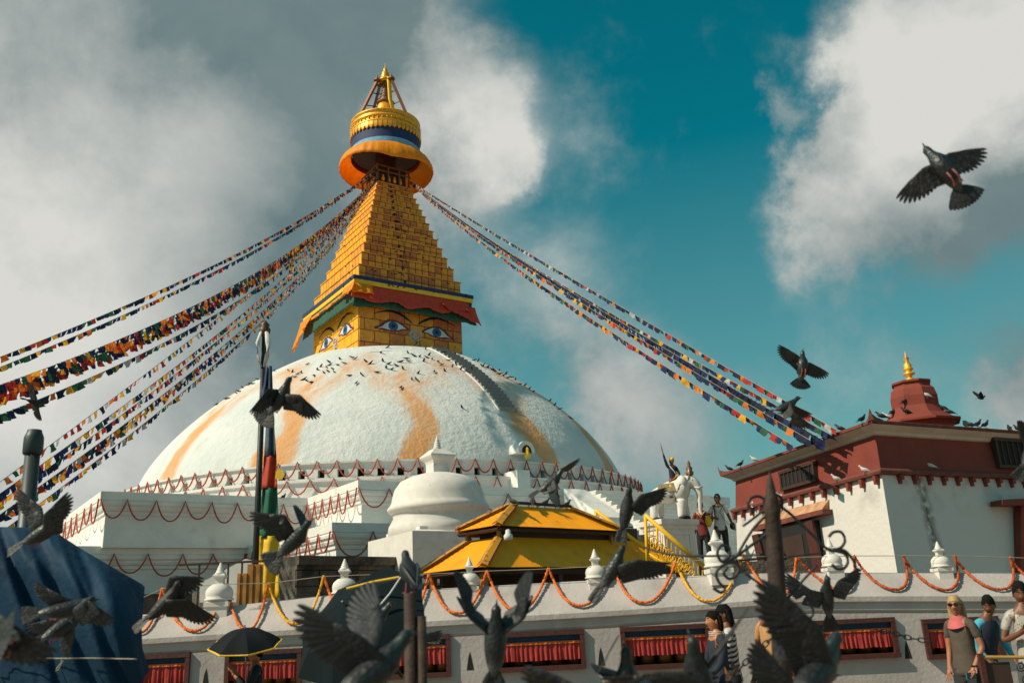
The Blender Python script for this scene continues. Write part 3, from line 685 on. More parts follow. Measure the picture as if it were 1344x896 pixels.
frm = mat('red_brown_frame', (.075, .018, .012), .6, var=.4, vs=20, bump=.3, bs=30)
tealv = mat('blue_valance', (.012, .05, .10), .8, var=.4, vs=10)
brass = mat('brass_wheel', (.20, .10, .03), .45, .7, var=.4)
for (l, r_, tp_, bt) in WIN:
    xa, xb = X_(l), X_(r_); c = (l+r_)/2; zt = aty(c, tp_, YW).z; zb = aty(c, bt, YW).z; mx_ = (xa+xb)/2; ww = xb-xa; hh = zt-zb
    wn = MB(); fw = .07
    wn.box((mx_, YW-.005, zt-fw/2), (ww, .12, fw)); wn.box((mx_, YW-.02, zb+fw/2), (ww, .15, fw))
    wn.box((xa+fw/2, YW-.002, (zt+zb)/2), (fw, .116, hh-2*fw)); wn.box((xb-fw/2, YW-.002, (zt+zb)/2), (fw, .116, hh-2*fw))
    fo = wn.build('window', frm, wall)
    rec = MB(); rec.add([(xa, YW+.5, zb), (xb, YW+.5, zb), (xb, YW+.5, zt), (xa, YW+.5, zt), (xa, YW+.01, zb), (xb, YW+.01, zb), (xb, YW+.01, zt), (xa, YW+.01, zt)], [(0, 1, 2, 3), (0, 4, 5, 1), (3, 2, 6, 7), (0, 3, 7, 4), (1, 5, 6, 2)])
    rec.build('recess', dark, fo)
    MB().box((mx_, YW+.03, zt-fw-.045), (ww-2*fw, .02, .13)).build('valance', tealv, fo)
    ct = MB(); n_ = int(ww/.012); rows = []
    for j in range(5):
        q = j/4; rows.append([(xa+fw+(ww-2*fw)*i/n_, YW-.0+.012*math.sin(i*.9+noise.noise((i*.15, l, 0))*4)*(.4+q)+.012*noise.noise((i*.1, j*.3, l)), zt-.17-(.27)*q+.012*noise.noise((i*.06, l, 3))*q) for i in range(n_+1)])
    ct.loft(rows, closed=False); co_ = ct.build('curtain', cur_m, fo, True)
    tr = MB(); tr.loft([[(x, y-.012, z+.012) for x, y, z in rows[0]], [(x, y-.018, z-.028) for x, y, z in rows[0]]], closed=False); tr.build('trim', trim_m, fo, True)
    for k in range(5):
        MB().lathe([(.02, 0), (.13, .01), (.135, .3), (.02, .32)], (xa+ww*(k+.5)/5, YW+.22, zb+.03), 12).build('prayer_wheel', brass, fo, True)
for x, y in ((617, 868), (789, 862), (1191, 853), (270, 890), (430, 884)):
    p = aty(x, y, YW-.004)
    MB().loft([[p+Vector((-.055, 0, -.12)), p+Vector((.055, 0, -.12)), p+Vector((.02, 0, .08)), p+Vector((0, 0, .15)), p+Vector((-.03, 0, .05))], [p+Vector((-.055, .003, -.12)), p+Vector((.055, .003, -.12)), p+Vector((.02, .003, .08)), p+Vector((0, .003, .15)), p+Vector((-.03, .003, .05))]]).build('lamp_niche', dark, wall)

# little chortens standing on the wall
def chorten(x, ybase, hpx, Y, label, rot=.3):
    b0 = aty(x, ybase, Y); h = hpx/FPX*Y*.94
    c = thing('small_chorten', label, 'chorten', b0, 'small white chortens on the wall', rot=(0, 0, .06), local=True)
    s_ = h
    MB().lathe([(.33*s_, -.14), (.33*s_, .05*s_), (.37*s_, .07*s_), (.37*s_, .16*s_), (.30*s_, .17*s_), (.30*s_, .2*s_)], n=4, sq=math.pi/4).build('base', marble, c)
    MB().lathe([(.31*s_, .2*s_), (.31*s_, .23*s_), (.275*s_, .25*s_), (.29*s_, .3*s_), (.29*s_, .38*s_), (.26*s_, .45*s_), (.19*s_, .52*s_), (.15*s_, .54*s_)], n=20).build('bell', marble, c, True)
    MB().lathe([(.12*s_, .54*s_), (.12*s_, .64*s_), (.15*s_, .67*s_), (.19*s_, .70*s_), (.19*s_, .73*s_), (.13*s_, .76*s_)], n=4, sq=math.pi/4).build('square_cap', marble, c)
    pf = [(.12*s_, .755*s_)]
    for i in range(4): pf += [((.115-.022*i)*s_, (.78+.05*i)*s_), ((.085-.018*i)*s_, (.80+.05*i)*s_)]
    pf += [(.03*s_, .97*s_), (.012*s_, 1.0*s_)]
    MB().lathe(pf, n=12).build('spire', marble, c, True)
    return c
chorten(287, 800, 62, 15.42, 'small white chorten on the wall left of the flag pole, flanked by two garland drops')
ch2 = chorten(452, 790, 57, 15.42, 'small white chorten just above the black umbrella, with a tiny arched niche')
chorten(617, 777, 46, 15.42, 'small white chorten below the left corner of the yellow pavilion roof')
chorten(783, 768, 48, 15.42, 'small white chorten behind the pigeon in front of the yellow roof')
chorten(944, 756, 62, 15.35, 'small white chorten on the wall behind the left iron scroll')
chorten(1094, 752, 46, 15.42, 'small white chorten behind the right iron scroll below the doorway')
chorten(1237, 752, 42, 15.42, 'small white chorten in front of the water stained white building wall')
# marigold garlands looped over the coping
PK = [(150, 800), (213, 771), (297, 765), (352, 764), (425, 755), (504, 752), (563, 752), (639, 748), (720, 745), (803, 741), (887, 737), (975, 728), (1045, 730), (1121, 728), (1185, 728), (1252, 728), (1325, 730), (1400, 733)]
LOW = [830, 827, 826, 818, 816, 812, 804, 800, 794, 790, 788, 784, 780, 778, 778, 777, 777]
def onwall(x, y):
    """garlands lie on the sloping coping"""
    e = aty(x, interp(x, EDGE), YW-.07); tpz = top_pt(x)
    ye, yt = interp(x, EDGE), interp(x, TOPE); q = (ye-y)/(ye-yt)
    return aty(x, y, YW-.12+.5*max(0, min(1.1, q))-.02)
gn = ['orange marigold loop beside the blue tarp', 'orange marigold loop left of the flag pole', 'short orange marigold loop above the small umbrella', 'orange marigold loop under the yellow end of the flag', 'orange marigold loop behind the large umbrella',
      'short orange marigold loop behind the iron post', 'orange marigold loop left of the wing of the rising pigeon', 'orange marigold loop between the raised wings of a pigeon', 'orange marigold loop over the middle curtained window', 'orange marigold loop below the pigeon at the yellow roof',
      'orange and yellow marigold loop below the yellow handrail', 'orange marigold loop below the left iron scroll', 'orange marigold loop behind the tall spear topped post', 'red orange marigold loop below the right iron scroll', 'dark orange marigold loop left of the small chorten by the stained wall', 'dark orange marigold loop above the blond woman', 'dark orange marigold loop at the right edge']
rr = random.Random(5)
for i, ((x0, y0), (x1, y1)) in enumerate(zip(PK, PK[1:])):
    yl = LOW[i]; path = []; skew = .5 if i < 11 else .5+.33*min(1, (i-10)/3)
    if i >= 11: x0_, x1_ = x0, x1+12*min(1, (i-10)/3)
    else: x0_, x1_ = x0, x1
    for j in range(97):
        q = j/96; 
        qq = q**(math.log(.5)/math.log(skew)) if skew != .5 else q
        s_ = abs(2*qq-1)**(2.3)
        yy = yl+((y0 if qq < .5 else y1)-yl)*s_
        x = x0+(x1-x0)*q
        if i >= 11:
            w3 = min(1, (i-10)/3); dx = x1-x0
            bx = [x0, x0+.34*dx, x1+26, x1]; by = [y0, yl-2, yl+22, y1]; k4 = [(1-q)**3, 3*q*(1-q)**2, 3*q*q*(1-q), q**3]
            x = x*(1-w3)+w3*sum(a*c for a, c in zip(bx, k4)); yy = yy*(1-w3)+w3*sum(a*c for a, c in zip(by, k4))
        path.append(onwall(x, yy)+Vector((0, rr.uniform(-.006, .006), rr.uniform(-.006, .006))))
    g_ = MB(); g_.tube(path, [(.026 if k_ % 2 else .017)*rr.uniform(.8, 1.2) for k_, _ in enumerate(path)], 7)
    tag(g_.build('marigold_garland', mat('dark_marigold', (.50, .085, .015), .9, var=.5, vs=30, bump=.9, bs=60) if i >= 12 else mari if i not in (10, 3) else mari2, None, True), gn[i], 'garland', 'marigold garlands looped along the wall')
m_ = MB(); m_.tube([aty(x, y+1, YW+.33) for x, y in PK], .006, 4); tag(m_.build('cord', ropem), 'thin pale cord stretched above the wall holding the marigold loops', 'cord')

# ================================================================ white chorten beside the stupa
p0 = atz(575, 733, 3.6); 
Yc = 27.5; p0 = aty(577, 731, Yc); S_ = Yc/FPX
bc = thing('white_chorten', 'large plain white chorten with bell dome and ringed spire left of the yellow roof', 'chorten', p0, rot=(0, 0, A-.05), local=True)
def zpx(y): return aty(577, y, Yc).z-p0.z
hb_ = 68*S_
MB().loft([[(sx*h, sy*h, z) for sx, sy in ((-1, -1), (1, -1), (1, 1), (-1, 1))] for h, z in ((1.62, -.8), (1.62, zpx(704)), (1.2, zpx(700)), (1.2, zpx(696)))]).build('square_base', marble, bc)
MB().lathe([(1.55, zpx(704)), (1.5, zpx(690)), (1.36, zpx(679)), (1.40, zpx(675)), (1.52, zpx(671)), (1.55, zpx(667)), (1.47, zpx(663)), (1.42, zpx(659)), (1.38, zpx(650)), (1.32, zpx(642)), (1.15, zpx(632)), (.85, zpx(626)), (.50, zpx(622)), (.38, zpx(621))], n=48).build('bell', marble, bc, True)
MB().lathe([(.38, zpx(625)), (.38, zpx(609)), (.42, zpx(606)), (.54, zpx(602)), (.58, zpx(600)), (.58, zpx(598)), (.42, zpx(594)), (.28, zpx(590))], n=4, sq=math.pi/4).build('square_cap', marble, bc)
pf = [(.25, zpx(592))]
for i in range(5): pf += [(.14-.018*i, zpx(591-3.1*i)), (.14-.018*i, zpx(589.5-3.1*i)), (.10-.015*i, zpx(589-3.1*i))]
pf += [(.03, zpx(574.5)), (.01, zpx(572))]
MB().lathe(pf, n=16).build('ringed_spire', marble, bc, True)
# dark stone retaining wall under it
sw = thing('stone_wall', 'dark stained stone retaining wall with cornice under the white chorten', 'wall', (0, 24, 0))
a_ = atz(388, 729, 3.45); b_ = atz(640, 733, 3.45); e = (b_-a_); e.z = 0; ln = e.length; e.normalize(); nn_ = Vector((e.y, -e.x, 0))
def sbox(z0_, z1_, d0, d1, name, mt):
    P = [a_+nn_*d0, b_+nn_*d0, b_-nn_*d1, a_-nn_*d1]; mb = MB(); mb.hexa([Vector((p.x, p.y, z0_)) for p in P]+[Vector((p.x, p.y, z1_)) for p in P]); return mb.build(name, mt, sw)
sbox(3.22, 3.45, .16, 3., 'cornice', stone); sbox(3.10, 3.22, .08, 3., 'moulding', stone); sbox(0, 3.10, 0, 3., 'wall_face', stone)
rr = random.Random(9)
for row in range(3):
    zt_ = 3.08-row*.42; x = 0
    while x < ln-.4:
        wd_ = rr.uniform(.5, .95); wd_ = min(wd_, ln-x)
        c = a_+e*(x+wd_/2)+nn_*.012; c.z = zt_-.2
        MB().box(c, (wd_-.03, .05+rr.uniform(0, .03), .38), math.atan2(e.y, e.x)).build('stone_block', stone, sw); x += wd_
# ================================================================ YELLOW PAVILION
pv = thing('pavilion', 'pavilion with two tier yellow corrugated sheet roof', 'pavilion', (1.2, 19.5, 0))
# the near corner of each eave is at a known place; the plan is a rectangle turned a little
ang = .75; ex = Vector((math.cos(ang), math.sin(ang), 0)); ey = Vector((-math.sin(ang), math.cos(ang), 0))
def corr_face(P0, P1, Q1, Q0, name, parent, pitch=.052, amp=.007, mt=None):
    """corrugated sheet: P0-P1 the eave, Q0-Q1 the top; the corrugations run up the slope"""
    P0, P1, Q0, Q1 = map(Vector, (P0, P1, Q0, Q1)); nrm_ = (P1-P0).cross(Q0-P0).normalized(); L_ = (P1-P0).length
    u = (P1-P0).normalized(); n_ = int(L_/pitch*4); rows = [[], []]; 
    v = (Q0-P0); v = v-u*v.dot(u); hgt = v.length; v.normalize()
    q0 = (Q0-P0).dot(u); q1 = (Q1-P0).dot(u)
    R_0, R_1, R_m = [], [], []
    for i in range(n_+1):
        s = L_*i/n_; mx = hgt
        if s < q0: mx = hgt*s/q0
        if s > q1: mx = hgt*(L_-s)/(L_-q1)
        a2 = amp*math.sin(s/pitch*2*math.pi)
        R_0.append(P0+u*s+nrm_*a2-v*(.03+.01*noise.noise((s, 0, 0)))); R_m.append(P0+u*s+v*mx*.5+nrm_*(a2-.02)); R_1.append(P0+u*s+v*mx+nrm_*a2)
    mb = MB(); mb.loft([R_0, R_m, R_1], closed=False); return mb.build(name, mt or yroof, parent, True)
def hip_roof(cx_, cy_, zb, zt, ax, ay, bx, by, name):
    C_ = Vector((cx_, cy_, 0)); P = lambda x, y, z: C_+ex*x+ey*y+Vector((0, 0, z))
    o = [P(-ax, -ay, zb), P(ax, -ay, zb), P(ax, ay, zb), P(-ax, ay, zb)]; i_ = [P(-bx, -by, zt), P(bx, -by, zt), P(bx, by, zt), P(-bx, by, zt)]
    root = corr_face(o[0], o[1], i_[1], i_[0], name, pv)
    for a, b2 in ((1, 2), (2, 3), (3, 0)): corr_face(o[a], o[b2], i_[b2], i_[a], 'roof_sheet', root)
    for k in range(4):
        mb = MB(); d = (i_[k]-o[k]); up = Vector((0, 0, 1)); sd = d.cross(up).normalized()
        mb.loft([[o[k]-sd*.12-up*.0+up*.02, o[k]+up*.085, o[k]+sd*.12+up*.02, o[k]+sd*.12-up*.0, o[k]+up*.05, o[k]-sd*.12], [i_[k]-sd*.1+up*.02, i_[k]+up*.085, i_[k]+sd*.1+up*.02, i_[k]+sd*.1, i_[k]+up*.05, i_[k]-sd*.1]])
        mb.build('hip_cap', ridge_m, root)
        MB().tube([o[k]+sd*.13+up*.02, i_[k]+sd*.11+up*.03], .014, 5).build('hip_edge', iron, root)
    # dark underside boards and eave beam
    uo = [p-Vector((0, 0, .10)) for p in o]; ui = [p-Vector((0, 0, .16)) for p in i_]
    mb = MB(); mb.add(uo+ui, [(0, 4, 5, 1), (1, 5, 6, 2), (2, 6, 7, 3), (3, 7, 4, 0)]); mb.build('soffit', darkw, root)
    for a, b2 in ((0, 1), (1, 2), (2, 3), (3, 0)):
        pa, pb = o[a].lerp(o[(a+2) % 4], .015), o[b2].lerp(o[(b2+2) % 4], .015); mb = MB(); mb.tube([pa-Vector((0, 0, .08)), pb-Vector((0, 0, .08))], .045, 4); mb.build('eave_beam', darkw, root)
    return root, o, i_
# solve corners from the photograph: near-left eave corner of the lower roof at (638,746), right end at (886,741)
Yp = 17.6
lowA = aty(633, 742, Yp); zl = lowA.z
d_ = ray(886, 741); lowB = CAMP+d_*((zl-EYE)/d_.z)
ax_ = 3.25; C_l = Vector((lowA.x, lowA.y, 0))+ex*ax_+ey*1.0
hipT = aty(662, 705, Yp+1.0)
inn = Vector((C_l.x, C_l.y, 0))-ex*2.3-ey*.45
r_low, o_l, i_l = hip_roof(C_l.x, C_l.y, zl, aty(655, 704, inn.y).z, ax_, 1.0, 2.3, .45, 'lower_roof')
Cu = Vector((C_l.x, C_l.y, 0))-ex*.65; cu_ = Cu-ex*1.88-ey*.66
zu = aty(650, 688, cu_.y).z; zr = aty(672, 664, (Cu-ex*.88).y).z
r_up, o_u, i_u = hip_roof(Cu.x, Cu.y, zu, zr, 1.88, .66, .88, .08, 'upper_roof')
P_ = lambda x, y, z: Vector((C_l.x, C_l.y, 0))+ex*x+ey*y+Vector((0, 0, z))
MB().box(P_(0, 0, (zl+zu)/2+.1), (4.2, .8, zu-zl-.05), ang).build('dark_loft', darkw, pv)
MB().tube([i_u[0]+Vector((0, 0, .07)), i_u[1]+Vector((0, 0, .07))], .035, 6).build('ridge', iron, pv)
for sx_ in (-1, -.33, .33, 1):
    for sy in (-1, 1):
        MB().box(P_(sx_*(ax_-.2), sy*.8, zl/2), (.12, .12, zl-.1), ang).build('post', mat('orange_post', (.40, .14, .03), .6) if sx_ != -.33 else darkw, pv)
        if sx_ in (-1, 1): MB().box(P_(sx_*1.7-.65, sy*.5, (zl+zu)/2+.1), (.07, .07, zu-zl+.1), ang).build('upper_post', mat('olive_post', (.35, .22, .03), .6), pv)
for z in (zl-.12, zl-.55): MB().box(P_(0, -.86, z), (ax_*2-.4, .05, .06), ang).build('rail', iron, pv)
MB().box(P_(-.6, -.78, zl-.62), (2.6, .05, .5), ang).build('glazed_panel', mat('dull_green_glass', (.10, .09, .05), .3), pv)
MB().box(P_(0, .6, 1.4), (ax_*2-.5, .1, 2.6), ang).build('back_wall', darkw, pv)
fl = thing('flood_light', 'small white flood light hanging under the upper yellow roof', 'lamp', aty(667, 701, Yp+.35))
MB().lathe([(.02, .1), (.05, .08), (.055, .02), (.09, -.02), (.085, -.1), (.01, -.11)], aty(667, 701, Yp+.35), 12).build('housing', whitec, fl, True)
MB().box(aty(667, 700, Yp+.35)+Vector((0, .12, .1)), (.03, .25, .02)).build('bracket', iron, fl)

# ================================================================ landing, pedestal, elephant statue
lz = 2.75
ld = thing('landing', 'raised dark stepped landing behind the wall beside the red and white shrine', 'landing', (6.5, 26, 0))
MB().box((7.2, 28.5, lz/2), (6.5, 9, lz)).build('platform', stone, ld)
for i in range(5): MB().box((6.9, 23.85-i*.28, lz-.14-(i+1)*.24), (2.6, .32, .17)).build('step', stone, ld)
# terraces further back seen beside the people
for za, zb, yy in ((0, 5.1, 44),): pass
pdp = aty(884, 752, 24.2); pdp.z = 0
pd = thing('pedestal', 'white panelled pedestal carrying the elephant statue', 'pedestal', pdp)
ztop = aty(884, 683, 24.2).z; pa = .55
def prr(h, z, r=pa): return [pdp+Matrix.Rotation(r, 3, 'Z')@Vector((sx*h*.95, sy*h*.70, 0))+Vector((0, 0, z)) for sx, sy in ((-1, -1), (1, -1), (1, 1), (-1, 1))]
mb = MB(); mb.loft([prr(.72, 0), prr(.72, ztop-1.1), prr(.66, ztop-1.02), prr(.56, ztop-.85), prr(.56, ztop-.28), prr(.60, ztop-.24), prr(.62, ztop-.17), prr(.68, ztop-.13), prr(.68, ztop)]); mb.build('body', marble, pd)
Mr = Matrix.Rotation(pa, 3, 'Z')
for fx, rz_, wd_ in ((Vector((0, -.395, 0)), 0, .75), (Vector((-.535, 0, 0)), math.pi/2, .5)):
    for dz, dx, sx_, sz in ((-.36, 0, wd_, .06), (-.80, 0, wd_, .06), (-.58, -wd_/2+.03, .06, .38), (-.58, wd_/2-.03, .06, .38)):
        Mf = Matrix.Rotation(pa+rz_, 3, 'Z'); MB().box(pdp+Mr@fx+Mf@Vector((dx, 0, 0))+Vector((0, 0, ztop+dz)), (sx_, .05, sz), M=Mf).build('panel_moulding', marble, pd)
ep = pdp+Vector((.12, 0, ztop)); ec = thing('elephant_statue', 'white painted elephant statue with dark trappings and crown on the pedestal', 'statue', ep, rot=(0, 0, -.30), local=True)
# local: +x is forward (to the right in the picture), scale 1 = 1.55 m at the back
el = []; ed = []
def nd(x, y, z, r): el.append((x, y, z, r)); return len(el)-1
def lk(*a): ed.extend(zip(a, a[1:]))
b0 = nd(-.42, 0, .76, .29); b1_ = nd(-.15, 0, .78, .36); b2_ = nd(.15, 0, .82, .35); b3 = nd(.36, 0, .92, .30); hd = nd(.55, 0, 1.08, .25); hd2 = nd(.68, 0, 1.03, .20)
lk(b0, b1_, b2_, b3, hd, hd2)
tk = [nd(.80, 0, .86, .13), nd(.83, 0, .66, .10), nd(.80, 0, .42, .065), nd(.79, 0, .20, .05), nd(.83, 0, .08, .035)]; lk(hd2, *tk)
for sy in (-1, 1):
    f1 = nd(.30, .16*sy, .60, .18); f2_ = nd(.32, .17*sy, .36, .14); f3 = nd(.32+.05*sy, .17*sy, .12, .13); f4 = nd(.34+.03*sy, .14*sy, .04, .11); lk(b3, f1, f2_, f3, f4)
    h1 = nd(-.44, .17*sy, .56, .20); h2 = nd(-.42+.05*sy, .18*sy, .34, .14); h3 = nd(-.46+.05*sy, .18*sy, .12, .13); h4 = nd(-.45+.03*sy, .15*sy, .04, .11); lk(b0, h1, h2, h3, h4)
t1_ = nd(-.68, 0, .72, .045); t2_ = nd(-.76, 0, .40, .03); lk(b0, t1_, t2_)
K_ = .93
vs_, fs_ = skinmesh(el, ed, 1); mb = MB(); mb.add([v*K_ for v in vs_], fs_); mb.build('body', marble, ec, True)
for sy in (-1, 1):
    mb = MB(); rim = [(.50, 1.16), (.42, 1.22), (.30, 1.16), (.25, 1.0), (.29, .82), (.38, .74), (.47, .82), (.53, .98)]
    mb.loft([[Vector((x, sy*.21, z))*K_ for x, z in rim], [Vector((x-.02, sy*(.27+.03*math.sin(i)), z))*K_ for i, (x, z) in enumerate(rim)], [Vector((x-.02, sy*(.29+.03*math.sin(i)), z))*K_ for i, (x, z) in enumerate(rim)]]); mb.build('ear', marble, ec, True)
    mb = MB(); mb.tube([Vector(p)*K_ for p in ((.70, sy*.09, .90), (.82, sy*.12, .84), (.93, sy*.13, .90))], [.035, .03, .01], 6); mb.build('tusk', whitec, ec, True)
    MB().ball(Vector((.67, sy*.155, 1.07))*K_, .022, 6).build('eye', dark, ec)
orn = mat('painted_trapping', (.22, .16, .06), .6, var=.6, vs=25)
def hoop(cx_, cz, ry, rz_, r, name, mt, tilt=0, parent=ec):
    mb = MB(); mb.tube([Vector((cx_+tilt*math.sin(a), ry*math.cos(a), cz+rz_*math.sin(a)))*K_ for a in [i*math.pi/10 for i in range(21)]], r, 5); return mb.build(name, mt, parent, True)
hoop(.40, .92, .27, .26, .022, 'collar', orn, .10); hoop(.28, .86, .31, .31, .020, 'collar', orn, .16); hoop(.56, 1.08, .215, .20, .018, 'headband', orn, .05)
for i in range(9): MB().ball(Vector((.44+.02*i/8, -.27+.0*i, .78+.04*i))*K_, .022, 6).build('bead', orn, ec)
MB().lathe([(.02, 0), (.10, .02), (.11, .10), (.07, .14), (.09, .2), (.04, .28), (.05, .33), (.01, .42)], Vector((.60, 0, 1.22))*K_, 10).build('crown', bronze, ec, True)
for sy in (-1, 1): MB().tube([Vector((.60, sy*.06, 1.24))*K_, Vector((.60, sy*.14, 1.34))*K_, Vector((.60, sy*.12, 1.44))*K_], [.02, .02, .008], 5).build('crown_horn', marble, ec)
for sx_, sy in ((.34, -1), (.34, 1), (-.45, -1), (-.45, 1)): MB().lathe([(.135, 0), (.145, .03), (.135, .06)], Vector((sx_, sy*.14, .03))*K_, 12).build('anklet', iron, ec, True)
MB().loft([[Vector((x, y, z))*K_ for x, y, z in ((-.32, s*.31, .78), (.2, s*.32, .80), (.16, s*.24, 1.02), (-.3, s*.22, 1.0))] for s in (-1, -.0001)][:1]+[[Vector((x, y, z))*K_ for x, y, z in ((-.32, -.33, .78), (.2, -.34, .80), (.16, -.26, 1.04), (-.3, -.24, 1.02))]]).build('saddle_cloth', orn, ec)

# yellow handrail with scrollwork
rl = thing('handrail', 'yellow painted stair railing with wrought scroll panels beside the elephant pedestal', 'railing', (3.6, 18.6, 0))
YR = 18.4
def rp(x, y, dy=0): return aty(x, y, YR+dy)
MB().tube([rp(846, 675), rp(934, 752)], .045, 8).build('top_rail', ypaint, rl, True)
MB().tube([rp(848, 724), rp(915, 765)], .025, 6).build('bottom_rail', ypaint, rl, True)
MB().tube([rp(847, 676), rp(850, 745)], .035, 6).build('post', ypaint, rl, True)
MB().tube([rp(862, 692), rp(864, 752)], .02, 6).build('post', ypaint, rl, True)
for i in range(13):
    q = i/12; x = 852+70*q; y0 = 681+(x-846)*.875; y1 = 727+(x-848)*.61
    if y1-y0 < 4: continue
    MB().tube([rp(x, y0), rp(x, min(y1, 760))], .011, 5).build('baluster', ypaint, rl)
for i in range(12):
    q = i/12; x = 854+58*q; y0 = 681+(x-846)*.875; y1 = 727+(x-848)*.61; yc = (y0+y1)/2; r = max(1.5, (y1-y0)*.16)
    pts = [rp(x+r*(1-k/22)*math.cos(k*.55)*(1 if i % 2 else -1), yc+(r*1.9*(1-k/22))*math.sin(k*.55), -.02) for k in range(20)]
    MB().tube(pts, .010, 4).build('scroll', ypaint, rl)
r2 = thing('handrail', 'short sloping yellow handrail rising behind the right end of the upper yellow roof', 'railing', (2.6, 21, 0))
MB().tube([aty(781, 669, 21), aty(850, 722, 21)], .05, 6).build('top_rail', ypaint, r2, True)
MB().tube([aty(782, 669, 21), aty(783, 700, 21)], .04, 6).build('post', ypaint, r2, True)
for i in range(9): MB().tube([aty(786+7*i, 675+5.2*i, 21.), aty(786+7*i, 712, 21.)], .012, 4).build('baluster', ypaint, r2)

# ================================================================ RED AND WHITE SHRINE BUILDING
sb = thing('shrine_building', 'white shrine building with red upper band, flat cornice roof and bell finial', 'building', (10, 22, 0))
def hray(x, y, z): return atz(x, y, z)
Cn = aty(1157, 622, 21.0); zl_ = Cn.z     # ledge level at the near corner (underside of the brown ledge)
ez = Cn.z
LFa = atz(967, 672, ez); RTa = atz(1420, 632, ez)
c0 = Vector((Cn.x, Cn.y, 0)); vl = Vector((LFa.x, LFa.y, 0))-c0; vr = Vector((RTa.x, RTa.y, 0))-c0
ul, ur = vl.normalized(), vr.normalized(); ll_ = vl.length; lr_ = 9.
zc_ = aty(1143, 548, 20.6).z      # roof tip height
zband = aty(1149, 569, 20.9).z
def poly(d, z):
    """plan of the shrine, offset outwards by d"""
    P0 = c0-ul*d-ur*d; P1 = c0+ur*(lr_+d)-ul*d; P2 = c0+ur*(lr_+d)+ul*(ll_+d); P3 = c0+ul*(ll_+d)-ur*d
    return [Vector((p.x, p.y, z)) for p in (P0, P1, P2, P3)]
mb = MB(); mb.loft([poly(.33, 0), poly(.02, ez-.02)]); mb.build('white_wall', marble, sb)
mb = MB(); mb.loft([poly(.02, ez+.12), poly(-.06, zband)]); rb = mb.build('red_band', redp, sb)
mb = MB(); mb.loft([poly(.02, ez-.02), poly(.14, ez), poly(.16, ez+.06), poly(.14, ez+.10), poly(.08, ez+.13)]); mb.build('ledge', redtile, sb)
zf = zc_-zband
mb = MB(); mb.loft([poly(-.06, zband), poly(0, zband+.02), poly(.04, zband+.10*zf/.4), poly(.14, zband+.16*zf/.4), poly(.2, zband+.2*zf/.4), poly(.26, zband+.24*zf/.4)]); mb.build('cornice', cream, sb)
mb = MB(); mb.loft([poly(.26, zband+.24*zf/.4), poly(.30, zband+.25*zf/.4), poly(.30, zband+.33*zf/.4), poly(.26, zband+.35*zf/.4), poly(-.2, zband+.42*zf/.4), poly(-1.6, zband+.55*zf/.4)]); mb.build('roof_edge', redtile, sb)
for k, P in enumerate(poly(.28, zband+.30*zf/.4)):
    cdir = (P-Vector((*(c0+ul*ll_/2+ur*lr_/2).xy, P.z))).normalized()
    mb = MB(); s1 = Vector((-cdir.y, cdir.x, 0))
    mb.loft([[P-cdir*.5+s1*.25-Vector((0, 0, .05)), P-cdir*.5-s1*.25-Vector((0, 0, .05)), P-cdir*.5-s1*.2+Vector((0, 0, .08)), P-cdir*.5+s1*.2+Vector((0, 0, .08))],
             [P-cdir*.12+s1*.13-Vector((0, 0, .05)), P-cdir*.12-s1*.13-Vector((0, 0, .05)), P-cdir*.12-s1*.1+Vector((0, 0, .10)), P-cdir*.12+s1*.1+Vector((0, 0, .10))],
             [P+cdir*.04+s1*.06+Vector((0, 0, .02)), P+cdir*.04-s1*.06+Vector((0, 0, .02)), P+cdir*.03-s1*.04+Vector((0, 0, .16)), P+cdir*.03+s1*.04+Vector((0, 0, .16))],
             [P+cdir*.08+s1*.01+Vector((0, 0, .24)), P+cdir*.08-s1*.01+Vector((0, 0, .24)), P+cdir*.07-s1*.01+Vector((0, 0, .28)), P+cdir*.07+s1*.01+Vector((0, 0, .28))]])
    mb.build('upturned_corner', redtile, sb)
# brackets under the ledge
kb = MB(); kb.box((0, 0, 0), (.11, .16, .11)); kb.box((0, .03, -.10), (.08, .10, .09)); kme = kb.mesh('bracket', redp)
for i in range(14):
    o = mkobj('bracket', kme, sb); o.location = c0+ul*(.12+ll_*i/13.2)-ur*.07+Vector((0, 0, ez-.075))-OFF[sb.name]; o.rotation_euler[2] = math.atan2(ul.y, ul.x)
for i in range(1, 18):
    o = mkobj('bracket', kme, sb); o.location = c0+ur*(.02+.5*i)-ul*.07+Vector((0, 0, ez-.075))-OFF[sb.name]; o.rotation_euler[2] = math.atan2(ur.y, ur.x)
